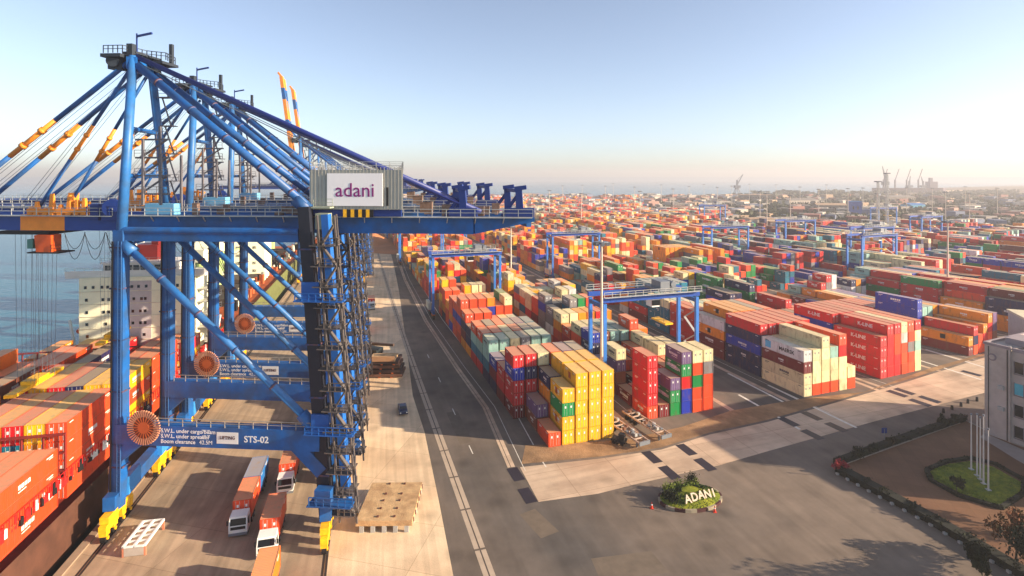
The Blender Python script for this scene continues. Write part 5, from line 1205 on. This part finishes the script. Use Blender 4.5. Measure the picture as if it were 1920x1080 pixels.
# office building
P1, dirb = G(1846, 812), Vector((.40, -.9165, 0)); nb = Vector((.9165, .40, 0))
off = empty('office_building', P1, 0, 'grey beige office building with dark windows at the right edge', 'building')
BWALL = mat('building_grey_beige', (184, 168, 158), .85, 0, .12, .35, rgb2=(160, 144, 134), scale2=.25, amt2=.7)
BH = 17.4
def BP(u, v, z): return dirb * u + nb * v + Vector((0, 0, z))
def bb_(mb, u0, u1, v0, v1, z0, z1): mb.hexa([BP(u1, v0, z0), BP(u1, v1, z0), BP(u0, v1, z0), BP(u0, v0, z0), BP(u1, v0, z1), BP(u1, v1, z1), BP(u0, v1, z1), BP(u0, v0, z1)])
mb = MB(); bb_(mb, 0, 4.0, 0, 22, 0, BH); bb_(mb, 4.0, 31, .35, 22, 0, BH - .3); bb_(mb, 13, 26, 4, 15, BH - .3, BH + 5); bb_(mb, 3.8, 4.0, -.12, 0, 0, BH); mb.build('wall', BWALL, off)  # unseen raised roof block added to lengthen the building's shadow
mb = MB(); bb_(mb, -.15, 4.15, -.15, .25, BH, BH + .5); bb_(mb, -.15, .25, .25, 22, BH, BH + .5); bb_(mb, 4.15, 31, .25, .6, BH - .3, BH + .35); bb_(mb, 1.5, 5, 4, 9, BH, BH + 1.2); bb_(mb, 2, 2.6, 11, 11.6, BH, BH + 1.8); bb_(mb, 6, 9, 8, 10, BH - .3, BH + 1); rf = mb.build('parapet', mat('parapet', (146, 132, 134), .8), off)
mb = MB(); r = random.Random(6)
for i in range(26): u, v = r.uniform(.6, 15), r.uniform(1, 12); mb.mi = r.choice((0, 1, 2)); bb_(mb, u, u + r.uniform(.2, .9), v, v + r.uniform(.2, .9), BH, BH + r.uniform(.2, .9))
mb.build('roof_plant', [GREY, DARK, RUST], rf)
mb = MB()
for u, z in ((2.2, 5.5), (2.2, 9.5), (7.0, 8.2), (9.6, 12.0)): bb_(mb, u, u + .9, -.35 if u < 4 else .0, -.001 if u < 4 else .349, z, z + .7)
mb.build('air_conditioner', LGREY, off)
mb = MB(); bb_(mb, 3.5, 3.62, -.12, -.001, .1, BH - .2); bb_(mb, .6, .7, -.1, -.001, .1, BH - .2); mb.build('drain_pipe', DARK, off)
for fl in range(4):
    z = 13.2 - fl * 4.0
    for k in range(10):
        u = 4.5 + k * 2.6; mb = MB(); bb_(mb, u, u + 1.3, .28, .34, z, z + 2.1); w_ = mb.build('window', CYANP if (fl == 1 and k == 0) else GLASS, off)
        mb = MB(); bb_(mb, u - .1, u, .22, .34, z - .1, z + 2.2); bb_(mb, u + 1.3, u + 1.4, .22, .34, z - .1, z + 2.2); bb_(mb, u - .1, u + 1.4, .16, .34, z - .25, z - .1); mb.build('frame', mat('win_frame', (120, 108, 110), .7), w_)
mb = MB(); c = BP(1.2, -.02, 15.2); mb.tube(c, c - nb * .06, .7, n=20); mb.mi = 1; mb.tube(c - nb * .06, c - nb * .09, .45, n=16); mb.build('emblem', [mat('faint_mark', (132, 118, 124), .8), BWALL], off)
pv = sheet('building_path', [G(*q) for q in ((1846, 812), (1838, 820), (1905, 862), (2000, 915), (2000, 880))], .05, mat('path_grey', (150, 136, 128), .9)); fix_up(pv)
gw = empty('annex_block', G(1905, 712), R(-24), 'small pale box room behind the roof edge of the grey building', 'building')
gw.location = (150, 150, 0); mb = MB(); mb.box(-4, 16, 0, 12, 0, 9); mb.build('wall', mat('annex', (176, 172, 166), .8), gw); mb = MB(); mb.box(-4.3, 16.3, -.3, 12.3, 9, 9.6); mb.build('roof', mat('annex_roof', (204, 190, 160), .8), gw)
# big trees at the lower right corner, partly out of frame
for i, (px, py, h_, rd, mm) in enumerate(((1905, 1060, 7.5, 3.2, RLEAF), (1960, 1120, 9, 4, HEDGE), (1990, 1000, 8, 3.6, RLEAF), (1850, 1092, 4.5, 2.2, HEDGE), (2080, 1160, 12, 5.5, LEAF))):
    tree('leafy_tree', G(px, py), h_, rd, mm, ['russet tree cut by the right edge near the bottom corner', 'dark tree at the bottom right corner', 'russet tree right of the oval lawn at the frame edge', 'low dark tree above the near hedge at the bottom', 'green tree just beyond the bottom right corner'][i], 70 + i, .24, 1500, .25)
# ================================================================== FAR SHORE
r = random.Random(21)
def farbuild(name, px, py, wd, dp, ht, wallm, roofm, label, cat='building', gable=False):
    p = G(px, py); root = empty(name, p, R(r.uniform(-20, 20)), label, cat)
    mb = MB(); mb.box(-wd / 2, wd / 2, 0, dp, 0, ht); w_ = mb.build('wall', wallm, root)
    mb = MB()
    if gable: mb.quad((-wd / 2 - .5, -.5, ht), (wd / 2 + .5, -.5, ht), (wd / 2 + .5, dp / 2, ht + ht * .35), (-wd / 2 - .5, dp / 2, ht + ht * .35)); mb.quad((-wd / 2 - .5, dp + .5, ht), (wd / 2 + .5, dp + .5, ht), (wd / 2 + .5, dp / 2, ht + ht * .35), (-wd / 2 - .5, dp / 2, ht + ht * .35))
    else: mb.box(-wd / 2 - .4, wd / 2 + .4, -.4, dp + .4, ht, ht + .6)
    mb.build('roof', roofm, root)
    mb = MB()
    for i in range(int(wd / 5)): mb.box(-wd / 2 + 1.5 + i * 5, -wd / 2 + 3.5 + i * 5, -.1, 0, ht * .45, ht * .7)
    mb.build('window', GLASS, root); return root
WB = mat('far_white_wall', (186, 174, 160), .8); GB = mat('far_grey_wall', (124, 114, 106), .8); BR = mat('blue_roof', (60, 120, 180), .6); TR_ = mat('tan_roof', (170, 140, 112), .8)
farbuild('silo_building', 1606, 405, 12, 12, 18, mat('silo_blue', (40, 84, 160), .6), BR, 'tall dark blue silo like building on the flat land before the sea')
farbuild('warehouse', 1722, 393, 24, 20, 7, mat('cyan_wall', (90, 170, 200), .7), BR, 'low light blue roofed warehouse on the flat land at the right', gable=True)
farbuild('office_block', 1432, 436, 26, 14, 12, WB, TR_, 'cream office block beyond the far stacks')
farbuild('office_block', 1460, 438, 14, 14, 10, WB, TR_, 'smaller cream office block right beside the first')
farbuild('warehouse', 1560, 395, 40, 20, 8, GB, TR_, 'long grey warehouse left of the tall blue silo', gable=True)
farbuild('warehouse', 1508, 385, 60, 30, 9, WB, GB, 'long white warehouse near the shore', gable=True)
farbuild('warehouse', 1690, 378, 70, 30, 9, GB, GB, 'hazy grey warehouse behind the light blue roof', gable=True)
farbuild('shed', 1678, 432, 12, 8, 5, WB, WB, 'small white shed below the twin lattice masts')
farbuild('shed', 1745, 418, 10, 8, 5, WB, GB, 'small white shed among dark scrub at the right')
farbuild('shed', 1420, 377, 60, 30, 12, GB, TR_, 'brownish shed on the shoreline at centre')
# scattered town: countless small blocks
mb = MB()
for i in range(2300):
    v_ = 38 + 72 * r.random() ** 1.6; x_ = r.uniform(720, 1930)
    if x_ > 1400 and r.random() < .72: continue
    p = G(x_, 331 + v_)
    if p.y < (600 if x_ < 1400 else 480): continue
    a = r.uniform(0, 1.5); w_, d_, h_ = r.uniform(5, 26), r.uniform(5, 18), r.uniform(2.5, 9); mb.mi = r.choice((0, 0, 1, 2, 3, 4, 5))
    e, f = Vector((math.cos(a), math.sin(a), 0)) * w_ / 2, Vector((-math.sin(a), math.cos(a), 0)) * d_ / 2; q = [p - e - f, p + e - f, p + e + f, p - e + f]; mb.hexa([c for c in q] + [c + Vector((0, 0, h_)) for c in q])
tag(mb.build('distant_sheds', [WB, mat('far_pink', (160, 122, 108), .8), GB, TR_, mat('far_red', (140, 88, 76), .8), mat('far_blue', (96, 104, 128), .8)]), 'mass of tiny sheds and stacks fading into haze before the sea', 'buildings', kind='stuff')
# scrub and far woods: clumpy foliage masses
mb = MB(); SCR = leafmat('scrub', (70, 72, 44), (40, 48, 30))
def clump(p, rad, ht, n):
    for _ in range(n):
        c = p + Vector((r.gauss(0, rad * .5), r.gauss(0, rad * .4), abs(r.gauss(0, ht * .4)))); s = rad * r.uniform(.12, .28); a = Vector((r.gauss(0, 1), r.gauss(0, 1), r.gauss(0, 1))).normalized(); b = a.orthogonal().normalized(); k = a.cross(b); mb.quad(c - b * s, c - k * s, c + b * s, c + k * s)
for i in range(1500):
    x_ = r.uniform(1380, 1960); v_ = r.uniform(58, 104) if r.random() < .7 else r.uniform(28, 62); p = G(x_, 331 + v_); clump(p, r.uniform(5, 14) * p.y / 700, 5, 16)
for i in range(420):
    x_ = r.uniform(1000, 1500); v_ = r.uniform(38, 80); clump(G(x_, 331 + v_), r.uniform(8, 18), 5, 14)
tag(mb.build('scrubland', SCR), 'dark scrub and low trees on the flat land behind the yard', 'scrub', kind='stuff')
# harbour ship and cranes on the far right
fs = empty('bulk_carrier', G(1712, 361), R(-4), 'hazy bulk carrier moored at the far pier on the right', 'ship'); L_ = 215
mb = MB(); mb.prism([(-L_ / 2, 0), (L_ / 2 - 18, 0), (L_ / 2, 14), (L_ / 2 - 18, 28), (-L_ / 2, 28)], -2, 14); mb.build('hull', mat('far_hull', (92, 70, 84), .7), fs)
mb = MB(); mb.box(L_ / 2 - 55, L_ / 2 - 32, 3, 25, 14, 34); mb.box(L_ / 2 - 50, L_ / 2 - 42, 10, 18, 34, 46); mb.build('deckhouse', mat('far_house', (150, 140, 146), .7), fs)
for x in (-80, -45, -10, 25):
    mb = MB(); mb.tube((x, 14, 14), (x, 14, 40), 2.4, n=8); mb.bar((x, 14, 38), (x + 12, 14, 74), 1.6); mb.build('deck_crane', mat('far_crane', (120, 116, 124), .7), fs)
def hcrane(px, py, h_, lean, label):
    c = empty('harbour_crane', G(px, py), 0, label, 'crane'); mb = MB()
    for a, b in ((-8, -8), (8, -8), (-8, 8), (8, 8)): mb.bar((a, b, 0), (a * .3, b * .3, h_ * .35), 1.6)
    mb.build('portal', mat('harbour_crane_grey', (112, 116, 126), .6), c); mb = MB(); mb.box(-7, 7, -6, 6, h_ * .35, h_ * .47); mb.bar((0, 0, h_ * .4), (0, 0, h_ * .72), 3.4); mb.build('tower', MATS['harbour_crane_grey'], c)
    mb = MB(); mb.bar((0, 0, h_ * .5), (lean, 0, h_), 2.4, 2.4, 1.2, 1.2); mb.bar((0, 0, h_ * .72), (lean, 0, h_), .6); mb.build('jib', MATS['harbour_crane_grey'], c)
hcrane(1660, 366, 78, -8, 'tallest hazy harbour crane left of the bulk carrier'); hcrane(1382, 366, 56, 16, 'thin hazy harbour crane on the shoreline at centre'); hcrane(1705, 363, 52, 3, 'small hazy harbour crane behind the bulk carrier hull'); hcrane(1731, 362, 50, -6, 'hazy harbour crane with its jib leaning left by the bulk carrier')
# twin lattice masts
for i, (px, py, h_) in enumerate(((1646, 462, 46), (1663, 455, 52))):
    t_ = empty('lattice_mast', G(px, py), 0, ['left', 'right'][i] + ' of the twin pale lattice masts behind the yard', 'mast', 'twin lattice masts'); mb = MB()
    for a, b in ((-1, -1), (1, -1), (1, 1), (-1, 1)): mb.bar((a, b, 0), (a * .4, b * .4, h_), .25)
    for z in range(0, h_ - 3, 3): mb.bar((-1, -1, z), (1, -1, z + 3), .15); mb.bar((1, -1, z), (1, 1, z + 3), .15)
    mb.build('lattice', LGREY, t_); mb = MB(); mb.box(-1.6, 1.6, -1.6, 1.6, h_, h_ + .8); mb.build('lamp_head', GREY, t_)
# brown stock yard at the far end of the quay
o = sheet('stock_ground', [G(*q) for q in ((612, 470), (757, 478), (750, 450), (728, 418), (660, 418))], .03, mat('stock_dirt', (186, 118, 74), 1, 0, .25, .05)); fix_up(o)
for i, (px, py, rx, ry, h_) in enumerate(((700, 452, 15, 30, 7), (715, 437, 20, 30, 8), (690, 430, 22, 30, 8), (735, 428, 16, 34, 6))):
    mb = MB(); K = 8; rr_ = random.Random(i); jit = [rr_.uniform(.85, 1.15) for _ in range(20)]
    for q in range(K + 1):
        f_ = 1 - q / K
        for k in range(20): a = 2 * math.pi * k / 20; mb.v.append((rx * (f_ * jit[k] + .001) * math.cos(a), ry * (f_ * jit[k] + .001) * math.sin(a), h_ * (1 - f_ ** 1.2)))
    for q in range(K):
        for k in range(20): j = (k + 1) % 20; mb.f.append((q * 20 + k, q * 20 + j, q * 20 + 20 + j, q * 20 + 20 + k)); mb.m.append(0)
    o = mb.build('ore_stockpile', MATS['stock_dirt']); o.location = G(px, py); tag(o, ['nearest', 'second nearest', 'left rear', 'right rear'][i] + ' low brown ore heap beyond the far end of the quay road', 'heap', 'ore heaps')
# breakwater and sandbank at the far right
o = sheet('sandbank', [G(1640, 361), G(1900, 359), G(1830, 356), G(1640, 358.5)], .1, MATS['sand']); fix_up(o)
# ================================================================== HAZE
mb = MB(); mb.box(-4200, 4200, -60, 6200, -5, 108); hz = mb.build('haze', [])
m = bpy.data.materials.new('haze_air'); m.use_nodes = True; t = m.node_tree; t.nodes.remove(t.nodes['Principled BSDF'])
pv_ = t.nodes.new('ShaderNodeVolumePrincipled'); pv_.inputs['Color'].default_value = srgb((230, 226, 228)); pv_.inputs['Density'].default_value = 0.00030; pv_.inputs['Anisotropy'].default_value = 0.2
t.links.new(pv_.outputs[0], t.nodes['Material Output'].inputs['Volume']); hz.data.materials.append(m); tag(hz, kind='stuff', label='pale air haze lying over the whole port', cat='haze')
